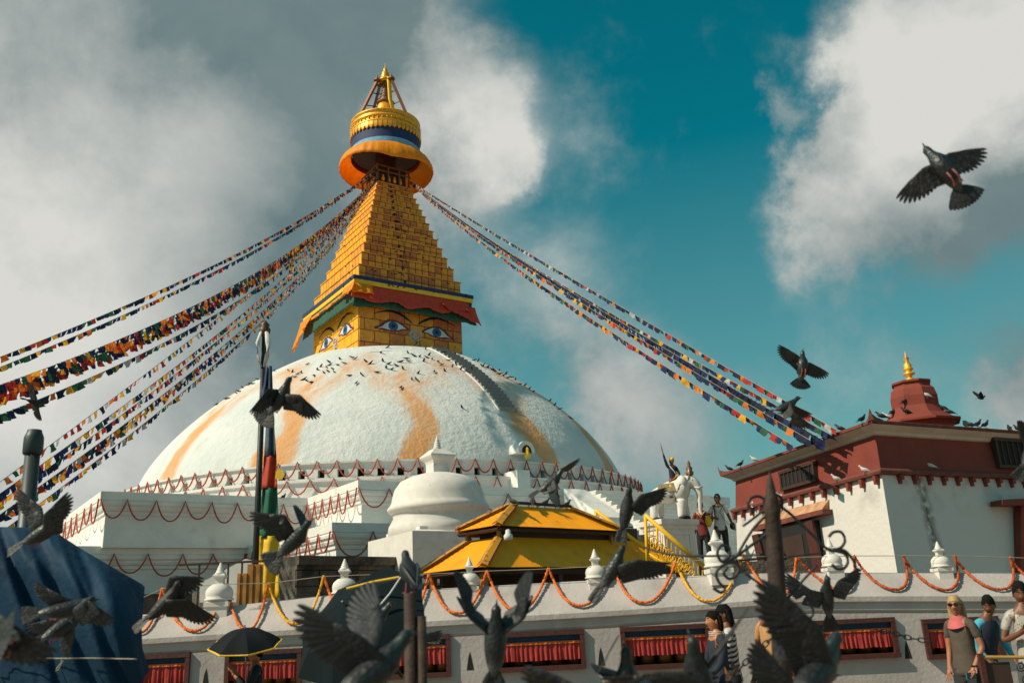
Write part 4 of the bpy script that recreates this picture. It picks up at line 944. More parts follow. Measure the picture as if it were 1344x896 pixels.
# barred windows in the red band, found from the photograph
def plane_hit(x, y, org, ud, off_=0):
    nrm_ = Vector((ud.y, -ud.x, 0)); d = ray(x, y); return CAMP+d*((org-CAMP).dot(nrm_)/d.dot(nrm_))
def barred(x0, x1, y0, y1, ud, outn, name='window'):
    p = plane_hit(x0, y0, c0, ud); q = plane_hit(x1, y1, c0, ud); s0 = (p-c0).dot(ud); s1 = (q-c0).dot(ud)
    zm0, zm1 = min(p.z, q.z), max(p.z, q.z)
    if s0 > s1: s0, s1 = s1, s0
    rz_ = math.atan2(ud.y, ud.x); mid = c0+ud*(s0+s1)/2+outn*.03; mid.z = (zm0+zm1)/2; wd_, hh = s1-s0, zm1-zm0
    wf = MB().box(mid, (wd_, .10, hh), rz_).build(name, dark, sb)
    for dz in (-hh/2, hh/2): MB().box(mid+Vector((0, 0, dz))+outn*.02, (wd_+.12, .14, .08), rz_).build('frame', darkw, wf)
    for ds in (-wd_/2, wd_/2): MB().box(mid+ud*ds+outn*.018, (.08, .136, hh-.09), rz_).build('frame', darkw, wf)
    nb_ = max(4, int(wd_/.2))
    for i in range(1, nb_): MB().box(mid+ud*(-wd_/2+wd_*i/nb_)+outn*.06, (.035, .035, hh-.06), rz_).build('bar', darkw, wf)
barred(1070, 1030, 607, 642, ul, -ur); barred(1302, 1345, 577, 614, ur, -ul)
# bell shaped roof turret
tb = plane_hit(1203, 545, c0+ul*1.9, ur); tb.z = zband+.45*zf/.4
kk = tb.y/FPX*1.3
tt = MB(); tt.lathe([(34*kk, 0), (34*kk, 13*kk), (37*kk, 15*kk), (42*kk, 16*kk), (42*kk, 18*kk), (35*kk, 20*kk), (28*kk, 26*kk), (24*kk, 34*kk), (24*kk, 44*kk), (22*kk, 52*kk), (18*kk, 56*kk), (18*kk, 58*kk), (20*kk, 59*kk), (20*kk, 61*kk), (6*kk, 63*kk)], tb+Vector((0, 0, 0)), n=8, sq=None); tw = tt.build('turret', redp, sb)
MB().lathe([(7*kk, 60*kk), (7*kk, 63*kk), (3*kk, 66*kk), (2*kk, 68*kk), (6*kk, 70*kk), (6*kk, 71*kk), (2*kk, 73*kk), (5*kk, 75*kk), (5*kk, 76*kk), (3.5*kk, 77*kk), (4*kk, 80*kk), (1.5*kk, 84*kk), (3*kk, 87*kk), (1*kk, 90*kk), (.4*kk, 95*kk)], tb, 14).build('finial', gold, tw, True)
# sloping shed hood over the doorway and the doorway itself
def on_left(x, y): return plane_hit(x, y, c0, ul)
h0, h1 = on_left(1095, 664), on_left(1008, 690)
for (nm, pts, dp, mt) in (('hood', [(1090, 655), (1003, 676), (1003, 690), (1090, 668)], .32, mat('ochre_plaster', (.50, .27, .15), .9, var=.45, vs=4)), ('hood_edge', [(1095, 668), (1003, 690), (1003, 697), (1095, 674)], .40, redtile),
                          ('doorway', [(1078, 682), (1004, 701), (1022, 768), (1092, 764)], .30, dark)):
    P = [on_left(*q) for q in pts]; nx = -ur
    mb = MB(); mb.loft([[p+nx*.0 for p in P], [p+nx*dp*(1 if nm != 'hood' else (.9 if i > 1 else .15)) for i, p in enumerate(P)]]); mb.build(nm, mt, sb)
nx = -ur
for pts in ([(1080, 682), (1070, 685), (1086, 768), (1098, 766)], [(1008, 700), (1000, 702), (1016, 770), (1026, 768)]):
    P = [on_left(*q)+nx*.31 for q in pts]; mb = MB(); mb.loft([P, [p+nx*.08 for p in P]]); mb.build('door_jamb', frm, sb)
dP = [on_left(*q)+nx*.30 for q in ((1064, 700), (1036, 706), (1044, 768), (1075, 766))]
mb = MB(); mb.loft([dP, [p+nx*.02 for p in dP]]); mb.build('door_leaf', darkw, sb)
# right hand doorway recess on the front face
def on_front(x, y): return plane_hit(x, y, c0-ul*.12, ur)
P = [on_front(*q) for q in ((1334, 668), (1420, 668), (1420, 790), (1332, 790))]
mb = MB(); mb.loft([P, [p-ul*.16 for p in P]]); mb.build('doorway', darkw, sb)
P = [on_front(*q) for q in ((1300, 658), (1420, 652), (1420, 664), (1300, 665))]; mb = MB(); mb.loft([P, [p-ul*.4 for p in P]]); mb.build('lintel', redp, sb)
P = [on_front(*q) for q in ((1331, 664), (1336, 664), (1334, 790), (1329, 790))]; mb = MB(); mb.loft([P, [p-ul*.24 for p in P]]); mb.build('door_jamb', redp, sb)
# dirty run-off streak down the front wall
drt = mat('black_mould', (.09, .065, .05), 1., var=.6, vs=12)
mt_ = MT['white_plaster']
stn = bpy.data.materials.new('stained_wall'); stn.use_nodes = True; t = stn.node_tree; L = t.links; bb = t.nodes['Principled BSDF']
pA = on_front(1208, 625); pB = on_front(1232, 730)
co = n2('ShaderNodeTexCoord'); s3 = n2('ShaderNodeSeparateXYZ'); L.new(co.outputs['Object'], s3.inputs[0])
oo = OFF[sb.name]; 
dz = pA.z-pB.z
lx = m2('ADD', (pA.x-oo.x), m2('MULTIPLY', m2('SUBTRACT', pA.z-oo.z, s3.outputs['Z']), (pB.x-pA.x)/dz))
wd_ = m2('ABSOLUTE', m2('SUBTRACT', m2('ADD', s3.outputs['X'], m2('MULTIPLY', m2('SUBTRACT', noi(3), .5), .25)), lx))
k1 = n2('ShaderNodeMapRange'); L.new(wd_, k1.inputs[0]); k1.inputs[1].default_value = .24; k1.inputs[2].default_value = .0
k2 = m2('MULTIPLY', k1.outputs[0], m2('MULTIPLY', m2('SUBTRACT', noi(7, 9), .36), 6, clamp=True))
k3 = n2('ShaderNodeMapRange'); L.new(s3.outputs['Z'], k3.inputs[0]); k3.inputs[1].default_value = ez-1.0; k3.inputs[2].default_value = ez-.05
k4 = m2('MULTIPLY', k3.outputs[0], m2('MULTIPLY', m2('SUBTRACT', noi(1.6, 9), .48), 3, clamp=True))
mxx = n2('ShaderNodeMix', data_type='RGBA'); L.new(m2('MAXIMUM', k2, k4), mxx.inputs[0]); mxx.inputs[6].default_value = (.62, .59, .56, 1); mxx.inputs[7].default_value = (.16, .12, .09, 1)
L.new(mxx.outputs[2], bb.inputs['Base Color']); bb.inputs['Roughness'].default_value = .9
b5 = n2('ShaderNodeBump'); b5.inputs['Strength'].default_value = .3; b5.inputs['Distance'].default_value = .05; L.new(noi(9), b5.inputs['Height']); L.new(b5.outputs[0], bb.inputs['Normal'])
bpy.data.objects['white_wall'].data.materials[0] = stn

# ================================================================ pole with banner, lamp post, stall
pl = thing('flag_pole', 'tall dark pole with brass knob carrying the long coloured prayer banner', 'pole', aty(334, 800, 18).xy.to_3d())
pb_, pt_ = aty(335, 785, 18), aty(348, 432, 18)
pb_.z = 0; pt_.x = pb_.x+.05; pt_ = aty(347.5, 436, 18); 
MB().tube([Vector((pt_.x-.02, 18, 0)), pt_], [.075, .055], 10).build('pole', iron, pl, True)
MB().lathe([(.05, -.1), (.11, -.02), (.12, .06), (.08, .12), (.1, .16), (.05, .22), (.02, .26)], pt_, 14).build('knob', mat('brown_knob', (.12, .06, .03), .5, .3), pl, True)
mb = MB(); 
for dx in (-.1, .1): mb.tube([pt_+Vector((dx*.6, -.06, 0)), pt_+Vector((dx*1.1, -.1, -.25)), pt_+Vector((dx, -.1, -.55)), pt_+Vector((dx*.3, -.06, -.78))], [.05, .07, .06, .03], 7, flat=.5)
mb.build('white_scarf', whitec, pl, True)
pxl = lambda y: interp(y, [(436, 352), (500, 349), (520, 346), (790, 341)])
def banner(y0, y1, l, r_, mt, nm, dy=0):
    rows = []
    for j in range(9):
        y = y0+(y1-y0)*j/8; xl = interp(y, l); xr = interp(y, r_); rows.append([aty(xl+(xr-xl)*i/10, y, 17.9+dy+.05*math.sin(i*.9+j*.25)+.03*noise.noise((i*.3, y*.02, 0))) for i in range(11)])
    mb = MB(); mb.loft(rows, closed=False); o = mb.build(nm, mt, pl, True); s_ = o.modifiers.new('thickness', 'SOLIDIFY'); s_.thickness = .012; return o
Lf = [(480, 348), (505, 346), (522, 341), (530, 347), (600, 345), (785, 338)]; Rt = [(480, 357), (560, 360), (600, 363), (640, 364), (700, 366), (790, 369)]
bwn = mat('blue_grey_cloth', (.07, .11, .15), .8, var=.4, vs=6)
banner(482, 531, Lf, [(480, 354), (531, 351)], blue, 'banner_cloth'); banner(480, 598, [(480, 350), (531, 351), (600, 347)], Rt, bwn, 'banner_cloth')
banner(598, 640, [(598, 346), (640, 344)], Rt, mat('banner_red', (.50, .05, .02), .8), 'banner_cloth'); banner(640, 705, [(640, 344), (705, 341)], Rt, mat('banner_green', (.015, .11, .065), .8), 'banner_cloth')
banner(703, 784, [(703, 341), (784, 338)], [(703, 366), (730, 368), (760, 366), (784, 367)], yellowc, 'banner_cloth', -.02)
tg = MB(); tg.loft([[aty(x, y, 17.8) for x, y in ((362, 618), (367, 614), (374, 622), (370, 629), (361, 628))], [aty(x, y, 17.83) for x, y in ((362, 618), (367, 614), (374, 622), (370, 629), (361, 628))]]); tg.build('yellow_tag', yellowc, pl)
# flagpole foot: orange boards and white sloping parapet
ob = thing('plank_screen', 'screen of weathered orange boards at the foot of the flag pole', 'screen', (-5, 17.6, 0))
for i in range(8):
    x = 313+4.2*i; p = aty(x, 782, 17.4); q = aty(x+.6, 740 if i > 2 else 752, 17.4)
    MB().box(((p.x+q.x)/2, 17.4+.02*(i % 2), q.z/2), (.055, .03, q.z)).build('board', mat('orange_board', (.42, .17, .03), .7, var=.5, vs=5), ob)
MB().box(aty(300, 738, 17.45), (1.9, .05, .04)).build('rail', rust, ob)
for x in (262, 300, 318): q = aty(x, 738, 17.45); MB().box((q.x, 17.45, q.z/2), (.03, .03, q.z)).build('post', rust, ob)
wp_ = MB(); PP = [aty(285, 790, 19), aty(330, 790, 19), aty(330, 735, 19), aty(322, 733, 19), aty(262, 765, 19), aty(262, 790, 19)]
wp_.loft([PP, [p+Vector((0, .5, 0)) for p in PP]]); tag(wp_.build('parapet_wall', marble), 'small white sloping parapet wall left of the flag pole foot', 'wall')
lp = thing('lamp_post', 'grey green metal post with domed cap rising behind the blue tarp', 'lamp post', aty(31, 700, 9.5).xy.to_3d())
p1, p2 = aty(31, 720, 9.5), aty(43, 592, 9.5); dd_ = (p2-p1).normalized(); foot = p1-dd_*(p1.z/dd_.z)
MB().tube([foot, p2], [.088, .075], 14).build('post', lampm, lp, True)
Mq = dd_.to_track_quat('Z', 'Y').to_matrix()
mb = MB(); pf_ = [(.085, -.04), (.10, -.02), (.10, .10), (.098, .15), (.08, .20), (.075, .205), (.072, .23), (.02, .235)]
mb.loft([[p2+Mq@Vector((r*math.cos(a*math.pi/8), r*math.sin(a*math.pi/8), z)) for a in range(16)] for r, z in pf_]); mb.build('cap', lampm, lp, True)
# stall under blue tarp
stl = thing('covered_stall', 'stall wrapped in crumpled blue tarpaulin tied with a thin rope', 'stall', (-4, 7.5, 0))
def ytop(x): return interp(x, [(-200, 688), (62, 692), (75, 699), (110, 722), (188, 767), (192, 772)])
NXc, NY = 110, 60; rows = []
def wr(x, y): return .13*noise.noise((x*.010, y*.003, 1))+.10*(1-abs(noise.noise((x*.022-y*.010, y*.004, 4)))*2.2)+.030*(1-abs(noise.noise((x*.05-y*.02, y*.008, 8)))*2)
grid = []
for j in range(NY+1):
    row = []
    for i in range(NXc+1):
        x = -220+(interp(j, [(0, 190), (18, 186), (26, 187), (34, 197), (39, 186), (60, 184)])+220)*i/NXc
        yt_ = ytop(x); y = yt_+(960-yt_)*(j/NY)
        edge = max(0, (x-120)/70)
        Yd = 7.0+wr(x, y)-.25*math.exp(-((y-yt_)/30)**2)*0+.3*edge**3+ (0.3*(1-min(1, (y-yt_)/60))**2)
        row.append(aty(x, y, Yd))
    grid.append(row)
back = [[p+Vector((.0, 2.2, 0)) for p in grid[0]]]
mb = MB(); mb.loft([[Vector((p.x*1.3, p.y+2.2, p.z+.05)) for p in grid[0]], [Vector((p.x*1.12, p.y+.9, p.z+.03)) for p in grid[0]]]+grid, closed=False); 
tp = mb.build('tarpaulin', tarp_m, stl, True)
# right side wall of the stall
sd_ = [r[-1] for r in grid]; mb = MB(); mb.loft([sd_, [Vector((p.x*1.14, p.y+.9, p.z+.03)) for i, p in enumerate(sd_)], [Vector((p.x*1.32, p.y+2.2, p.z+.05)) for p in sd_]], closed=False); mb.build('tarpaulin', tarp_m, stl, True)
MB().tube([aty(x, 862+1.5*math.sin(x*.02)+(3 if x > 120 else 0)*((x-120)/60), 6.95+wr(x, 862)-.03) for x in range(-60, 186, 6)], .005, 5).build('tie_rope', ropem, stl, True)
MB().tube([aty(x, y, 6.75) for x, y in ((82, 862), (80, 870), (74, 877), (73, 880), (77, 878), (83, 866))], .004, 4).build('rope_end', ropem, stl)
for x, y in ((-3.9, 7.6), (-5.6, 7.6), (-3.9, 9), (-5.6, 9)): MB().box((x, y, 1.0), (.06, .06, 2.0)).build('leg', rust, stl)

# ================================================================ prayer flag strings
flagc = [mat('flag_blue', (.008, .022, .10), .75), mat('flag_white', (.55, .55, .53), .75), mat('flag_red', (.45, .03, .025), .75), mat('flag_green', (.02, .11, .06), .75), mat('flag_yellow', (.85, .42, .02), .75)]
flagn = mat('flag_navy', (.008, .015, .05), .8); flago = mat('flag_orange', (.8, .2, .02), .75)
allf = []
strings = []
def fstring(label, S, E_, mid, size, seq, group, dens=1.0, wid=1.0, rope=.008):
    S = Vector(S); lo, hi = -6., 14.
    def P(t_, s): q = S.lerp(E_, t_); return q-Vector((0, 0, 4*s*t_*(1-t_)))
    def yat(s):
        prev = None
        for i in range(201):
            x, y = pr(P(i/200, s))
            if prev is not None and (prev[0]-mid[0])*(x-mid[0]) <= 0:
                f = (mid[0]-prev[0])/((x-prev[0]) or 1); return prev[1]+(y-prev[1])*f
            prev = (x, y)
        return None
    for _ in range(30):
        m = (lo+hi)/2; y = yat(m)
        if y is None: hi = m; continue
        if y < mid[1]: lo = m
        else: hi = m
    s = (lo+hi)/2
    root = thing('prayer_flag_string', label, 'prayer flags', S, group)
    n_ = 40; MB().tube([P(i/n_, s) for i in range(n_+1)], rope, 4).build('rope', ropem, root)
    ln = sum((P((i+1)/n_, s)-P(i/n_, s)).length for i in range(n_)); cnt = int(ln/(size*wid*1.30)*dens); rf = random.Random(label)
    for i in range(cnt):
        t_ = (i+.5)/cnt; p = P(t_, s); tn = (P(min(1, t_+.002), s)-P(t_-.002, s)).normalized()
        x, y = pr(p); dep = (p-CAMP).dot(CF)
        if x < -60 or x > 1400: continue
        allf.append((size/dep*FPX, root, p, tn, size*(1.25 if group is gl else 1.55)*rf.uniform(.8, 1.15), wid, rf.choice(seq), rf.uniform(-.6, .6), rf.uniform(-.25, .25)))
    return root
TL = W(-1.6, -1.6, 38.6); TL2 = W(-1.6, -1.5, 39.3); TR = W(1.6, -1.6, 38.9)
mixd = [0, 1, 2, 3, 4, 5, 6, 0, 3, 5]; warm = [4, 4, 2, 0, 0, 5, 6, 3, 1]
gl = 'prayer flag strings running down to the left'; gr = 'prayer flag strings running down to the right'
fstring('uppermost thin prayer flag string crossing the grey cloud on the left', TL2, aty(-90, 503, 27), (176, 396), .15, [0, 5, 2, 4, 3, 5, 0, 6], gl, wid=1.7)
fstring('second thin prayer flag string just under the uppermost on the left', TL2, aty(-90, 517, 27), (176, 407), .15, [0, 5, 2, 4, 3, 5, 0, 6], gl, wid=1.7)
fstring('top edge string of the dense band of big prayer flags on the left', TL, aty(-90, 536, 22), (176, 437), .20, [0, 5, 2, 4, 3, 5, 6], gl, wid=1.1)
fstring('broad string of large faded prayer flags in the middle of the dense band', TL, aty(-90, 541, 22.2), (176, 441), .26, [0, 5, 2, 6, 3, 3, 4], gl, wid=.8)
fstring('third string of the dense band, with red and dark green flags', TL, aty(-90, 546, 22.4), (176, 446), .25, [2, 3, 5, 6, 0, 2], gl, wid=.8)
fstring('lower string of large dark and yellow flags of the dense band', TL, aty(-90, 552, 22.6), (176, 451), .22, [0, 0, 2, 4, 3, 5, 5, 6], gl, wid=.9)
fstring('prayer flag string hanging just below the dense band with a bird beneath it', TL, aty(-90, 578, 22), (176, 469), .17, mixd, gl, wid=1.5)
fstring('isolated bright string with red, yellow and white flags above the lower bundle', TL, aty(-60, 676, 17), (176, 502), .12, [4, 2, 1, 3, 4, 6, 0], gl, .6, 1.3)
fstring('first string of the dense lower bundle with dark flags', TL, aty(-60, 689, 17), (176, 522), .115, warm, gl, 1., 1.5)
fstring('second string of the dense lower bundle with yellow flags', TL, aty(-60, 700, 17.2), (176, 532), .12, warm, gl, 1., 1.4)
fstring('third string of the dense lower bundle, crowded with small flags', TL, aty(-60, 717, 17), (176, 547), .12, warm, gl, 1., 1.4)
fstring('fourth string of the dense lower bundle, mostly yellow and navy', TL, aty(-60, 722, 17.3), (176, 552), .13, warm, gl, 1., 1.3)
fstring('lowest string of the left bundle passing in front of the grey post', TL, aty(-40, 728, 17), (176, 566), .11, warm, gl, .9, 1.5)
dk = [5, 5, 0, 6, 0, 2]
fstring('upper of the right hand prayer flag strings, thin with small orange flags', TR, aty(1098, 564, 21.8), (859, 428), .10, [5, 0, 2, 6, 5, 3, 0, 1], gr, 1., 1.7)
fstring('second thin right hand prayer flag string below the upper one', TR, aty(1092, 571, 21.9), (948, 493), .10, [5, 0, 2, 3, 4, 5, 0, 1], gr, 1., 1.7)
fstring('navy pennant string in the middle of the right hand bundle', TR, aty(1080, 577, 22.), (832, 433), .17, [0, 5, 5, 0, 5, 5, 0], gr, 1., 1.1)
fstring('orange dotted string just beneath the navy pennants', TR, aty(1064, 578, 22), (832, 440), .11, [6, 5, 3, 0, 5, 2, 0, 5, 4], gr, .9, 1.6)
fstring('lowest right hand prayer flag string with orange and navy flags', TR, aty(1040, 584, 22), (899, 497), .12, [6, 5, 3, 0, 5, 2, 4, 0], gr, 1., 1.5)
allf.sort(key=lambda q: -q[0])
fm_cache = {}
def flagmesh(shape):
    mb = MB(); rows = []
    for j in range(4):
        rows.append([((i/3-.5)*(1+.06*j), .14*math.sin(i*1.3+j*1.1+shape)*(j+1)/3, -j/3*(1+.07*math.sin(shape+i))) for i in range(4)])
    mb.loft(rows, closed=False); return mb
for m_ in flagc+[flagn, flago]: sheer(m_, .35)
base = [flagmesh(k*1.7) for k in range(4)]
pal = flagc+[flagn, flago]
shared = {}
byroot = {}
for idx, (px_, root, p, tn, sz, wid, ci, sw_, tw_) in enumerate(allf):
    ex_ = tn; up = Vector((0, 0, 1)); side = ex_.cross(up).normalized(); dn = side.cross(ex_).normalized()   # perpendicular to the rope, mostly up
    dn = (up*.6+dn*.4).normalized()
    dn = Quaternion(ex_, sw_)@dn; side = ex_.cross(dn)
    Mx = Matrix((ex_*sz*wid, side*sz, dn*sz)).transposed()
    if idx < 300:
        k = (idx % 4, ci)
        if k not in shared: shared[k] = base[idx % 4].mesh('flag', pal[ci])
        o = mkobj('flag', shared[k], root); M4 = Mx.to_4x4(); M4.translation = p-OFF[root.name]; o.matrix_local = M4
    else:
        mb = byroot.setdefault(root.name, MB()); bb_ = base[idx % 4]; mb.add([p+Mx@Vector(v) for v in bb_.v], bb_.f, ci)
for rn, mb in byroot.items():
    o = mb.build('small_flags', pal, bpy.data.objects[rn]); o['kind'] = 'stuff'
# a loose tail of flags hanging from the bundle near the spire
tl_ = thing('prayer_flag_string', 'loose tail of flags dangling from the left bundle near the spire', 'prayer flags', aty(381, 343, 60), gl)
MB().tube([aty(384, 338, 60), aty(380, 368, 60)], .02, 4).build('rope', ropem, tl_)
for i in range(6):
    p = aty(383.5-.6*i, 341+4.5*i, 60); Mx = Matrix.Scale(.26, 4); Mx.translation = p-OFF[tl_.name]; o = mkobj('flag', base[i % 4].mesh('flag', pal[(3, 0, 4, 0, 1, 2)[i]]), tl_); o.matrix_local = Mx

# ================================================================ PIGEONS
def ring_body(stn):
    return [[(x, ry*math.cos(a*math.pi/6), z+rz*math.sin(a*math.pi/6)) for a in range(12)] for x, z, ry, rz in stn]
BODY = [(-.130, .004, .010, .006), (-.105, .002, .022, .014), (-.07, -.004, .036, .028), (-.02, -.008, .046, .042), (.03, -.008, .048, .047), (.065, -.002, .042, .042), (.09, .010, .031, .033), (.108, .021, .024, .026), (.124, .031, .0215, .024), (.140, .037, .021, .023), (.154, .036, .016, .018), (.164, .032, .007, .009)]
def feather(p, d, ln, wd, nrm_, bend=.0, curv=0):
    """one flight feather: a thin blade with a raised shaft, root p, direction d"""
    side = d.cross(nrm_).normalized(); vs = []
    for t_, w_ in ((0, .45), (.3, .95), (.68, 1.), (.9, .82), (1., .32)):
        c = p+d*ln*t_+nrm_*bend*ln*t_*t_+side*curv*ln*t_*t_
        vs += [c-side*wd*w_/2, c+nrm_*.0018, c+side*wd*w_/2, c-nrm_*.0012]
    fs = []
    for i in range(4):
        a = i*4
        for j in range(4): fs.append((a+j, a+(j+1) % 4, a+4+(j+1) % 4, a+4+j))
    return vs, fs
def make_wing(side, arm, hand, aft, fan=1., sep=1.0, L_=1.0):
    """arm, hand and aft (trailing) directions in bird space (x forward, y left, z up); returns (coverts MB, feathers)"""
    arm, hand = arm.normalized(), hand.normalized(); aft = aft.normalized()
    S = Vector((.045, side*.032, .020)); Wr = S+arm*.105*L_; H = Wr+hand*.05*L_
    def orth(a, h): q = a-h*a.dot(h); return q.normalized() if q.length > .05 else h.orthogonal().normalized()
    aft1, aft2 = orth(aft, arm), orth(aft, hand)
    def nr(h, c):
        n = h.cross(c).normalized(); return n if n.dot(Vector((0, 0, 1))) > 0 else -n
    N1, N2 = nr(arm, aft1), nr(hand, aft2)
    if N1.dot(N2) < 0: N2 = -N2
    fe = []
    for i in range(10):
        b_ = R_(2+i*7.6*fan); d = (hand*math.cos(b_)+aft2*math.sin(b_)).normalized(); root_ = Wr.lerp(H, 1-i/10)
        ln = [.150, .158, .160, .156, .150, .143, .136, .129, .122, .116][i]*L_
        fe.append(feather(root_-N2*(.0006*i), d, ln, (.0175+.0011*i)*sep, N2, -.06, .05*side))
    for i in range(12):
        t_ = i/11; b_ = R_(70*fan+10+14*t_); b_ = min(b_, R_(98)); d = (arm*math.cos(b_)+aft1*math.sin(b_)).normalized()
        fe.append(feather(Wr.lerp(S, t_*.98)-N1*.001, d, (.113-.006*t_)*L_, .027, N1, -.10, 0))
    cvt = MB(); rings = []
    am = (aft1+aft2).normalized(); nm_ = (N1+N2).normalized()
    for P, c_, ch, tk_, n_ in ((S-arm*.02, aft1, .078, .014, N1), (S.lerp(Wr, .3), aft1, .076, .012, N1), (S.lerp(Wr, .65), aft1, .070, .010, N1), (Wr-arm*.008*L_, (aft1*.6+am*.4).normalized(), .064, .009, nm_), (Wr+hand*.008, (am*.5+aft2*.5).normalized(), .060, .008, nm_), (H, (aft2*.9+hand*.45).normalized(), .052, .0045, N2), (H+hand*.04, (aft2*.5+hand*.8).normalized(), .024, .002, N2)):
        rr_ = []
        for j in range(12):
            a = j/12*2*math.pi; u = (1-math.cos(a))/2; u_ = u
            rr_.append(P+c_*(ch*L_*u_-.006)+n_*(tk_*math.sin(a)*(1.05-u*.95))-n_*.004*u*u)
        rings.append(rr_)
    cvt.loft(rings)
    return cvt, fe
def tail_feathers(spread=30, ln=.125, droop=0):
    fe = []
    for i in range(12):
        a = R_((i-5.5)/5.5*spread); d = Vector((-math.cos(a), math.sin(a), -droop)).normalized()
        fe.append(feather(Vector((-.095, .012*(i-5.5)/5.5, .002+.0012*abs(i-5.5))), d, ln*(1-.0*abs(a)), .026, Vector((0, 0, 1)), 0))
    return fe
def bird_parts(root, wings, tail=(30, .125, 0), body_m=slate, wing_m=slate, tail_m=blackf, detail=True, feet=True, sepf=False, headturn=None):
    b = MB(); b.loft(ring_body(BODY)); o = b.build('body', bodyf if body_m is slate else body_m, root, True)
    if detail:
        m_ = MB(); m_.loft([[(x, .0055*r*math.cos(a*math.pi/3), z+.0055*r*math.sin(a*math.pi/3)) for a in range(6)] for x, z, r in ((.158, .033, 1.), (.170, .031, .8), (.180, .028, .5), (.186, .024, .15))]); m_.build('beak', beakm, root, True)
        for s_ in (-1, 1): MB().ball((.143, s_*.0185, .041), .0042, 8).build('eye', eyem, root, True)
        for s_ in (-1, 1) if feet else ():
            m_ = MB(); m_.tube([(-.02, s_*.015, -.045), (-.05, s_*.016, -.055), (-.075, s_*.016, -.048)], [.005, .004, .004], 5)
            for k in (-1, 0, 1): m_.tube([(-.072, s_*.016, -.049), (-.095, s_*.016+k*.008, -.040)], .0025, 4)
            m_.build('foot', pink, root)
    for s_, kw in wings:
        kw = dict(kw); Fi = root.rotation_euler.to_matrix().inverted()
        for q in ('arm', 'hand', 'aft'): kw[q] = Fi@cv(*kw[q])
        cvt, fe = make_wing(s_, **kw); w_ = cvt.build('wing', wingf if wing_m is slate else wing_m, root, True)
        if sepf:
            for q_, (vs, fs) in enumerate(fe): m_ = MB(); m_.add(vs, fs); m_.build('feather', wing_m if q_ % 3 else {slate: slate3, slate2: slate, brownf: slate2, blackf: slate}.get(wing_m, wing_m), w_)
        else:
            m_ = MB(); [m_.add(vs, fs) for vs, fs in fe]; m_.build('flight_feathers', wing_m, w_)
    m_ = MB(); [m_.add(vs, fs) for vs, fs in tail_feathers(*tail)]; m_.build('tail', tail_m, root)
def frame(h, up, cam=True):
    h = cv(*h) if cam else Vector(h); up = cv(*up) if cam else Vector(up); h.normalize(); up = (up-h*up.dot(h)).normalized(); lf = up.cross(h)
    return Matrix((h, lf, up)).transposed()
def flying(label, px_, py_, Y, h, up, L_, Rw, tail=(30, .125, 0), sc=1., **kw):
    """px,py: where the breast is in the photograph, Y its distance; h heading and up back direction as (right, up, away)"""
    P = aty(px_, py_, Y); M4 = (frame(h, up)*1.0).to_4x4()
    r = thing('pigeon', label, 'pigeon', P, 'pigeons in flight', local=True); r.rotation_euler = M4.to_euler(); r.scale = (sc,)*3
    ws = []
    if L_ is not None: ws.append((1, L_))
    if Rw is not None: ws.append((-1, Rw))
    bird_parts(r, ws, tail, **kw); return r
def WG(arm, hand, aft, **k): return dict(arm=arm, hand=hand, aft=aft, **k)
flying('pigeon gliding with spread wings against the white cloud at upper right', 1241, 224, 4.0, (-.45, .8, .25), (.1, .15, 1), WG((-.93, -.30, .1), (-.70, -.70, .1), (.38, -.9, 0)), WG((.72, .68, .1), (.97, .20, .1), (.42, -.9, 0)), (42, .115, 0), sepf=True, wing_m=brownf)
flying('small pigeon with V shaped wings and fanned tail in the sky above the prayer flags', 1053, 482, 7.9, (.15, .9, .2), (.0, -.25, 1), WG((-.7, .7, 0), (-.85, .52, 0), (-.35, -.9, 0)), WG((.97, -.05, 0), (.88, -.45, 0), (-.3, -.95, 0)), (46, .11, 0), wing_m=brownf)
flying('pigeon flapping downward in front of the right hand prayer flags', 1031, 533, 8.6, (.92, .30, .1), (-.1, 1, -.1), WG((.75, -.35, .4), (.9, -.42, .2), (-.6, -.5, .3)), WG((.15, -.7, -.5), (.75, -.62, -.1), (-.75, -.6, 0)), (12, .12, .1), wing_m=brownf)
flying('dark pigeon crossing the flag pole in front of the dome', 367, 523, 6.0, (.50, .80, .2), (-.25, .25, -.9), WG((-.45, .1, -.8), (-.45, -.75, -.4), (-.05, -.95, .1)), WG((.95, -.05, -.2), (.72, -.70, 0), (-.30, -.93, 0)), (40, .125, 0), sepf=True)
flying('pigeon with both wings raised above the blue tarp ridge', 52, 700, 5.6, (.83, .50, .1), (-.35, .70, -.6), WG((-.25, .9, .2), (-.80, .55, .1), (-.85, -.45, 0)), WG((.1, .95, -.2), (.72, .66, 0), (.75, -.55, .2)), (9, .13, .1), wing_m=slate2, sepf=True)
flying('grey pigeon turning with fanned wings low in front of the blue tarp', 84, 799, 5.2, (.80, .05, .45), (-.1, .75, -.65), WG((-.7, .45, -.3), (-.85, .45, 0), (-.35, -.9, 0), L_=.75), WG((.75, .60, -.2), (.78, -.60, 0), (-.15, -.98, 0)), (24, .12, 0), wing_m=slate2, sepf=True)
flying('second grey pigeon half hidden under the turning one by the tarp', 82, 822, 5.5, (.5, .3, .7), (.0, .6, -.7), WG((-.9, -.15, 0), (-.95, -.25, 0), (-.1, -.9, 0), L_=.8), WG((.1, -.8, 0), (-.30, -.93, 0), (-.8, .2, 0), L_=.7), (10, .12, 0), wing_m=slate2)
flying('blurred pigeon cut off by the left edge of the picture', -22, 852, 2.7, (-.6, -.3, .5), (.3, .5, -.8), WG((-.8, .3, 0), (-.9, .2, 0), (0, -1, 0)), WG((.65, .65, -.1), (.75, -.5, 0), (-.5, -.8, 0)), (30, .12, 0), wing_m=slate2)
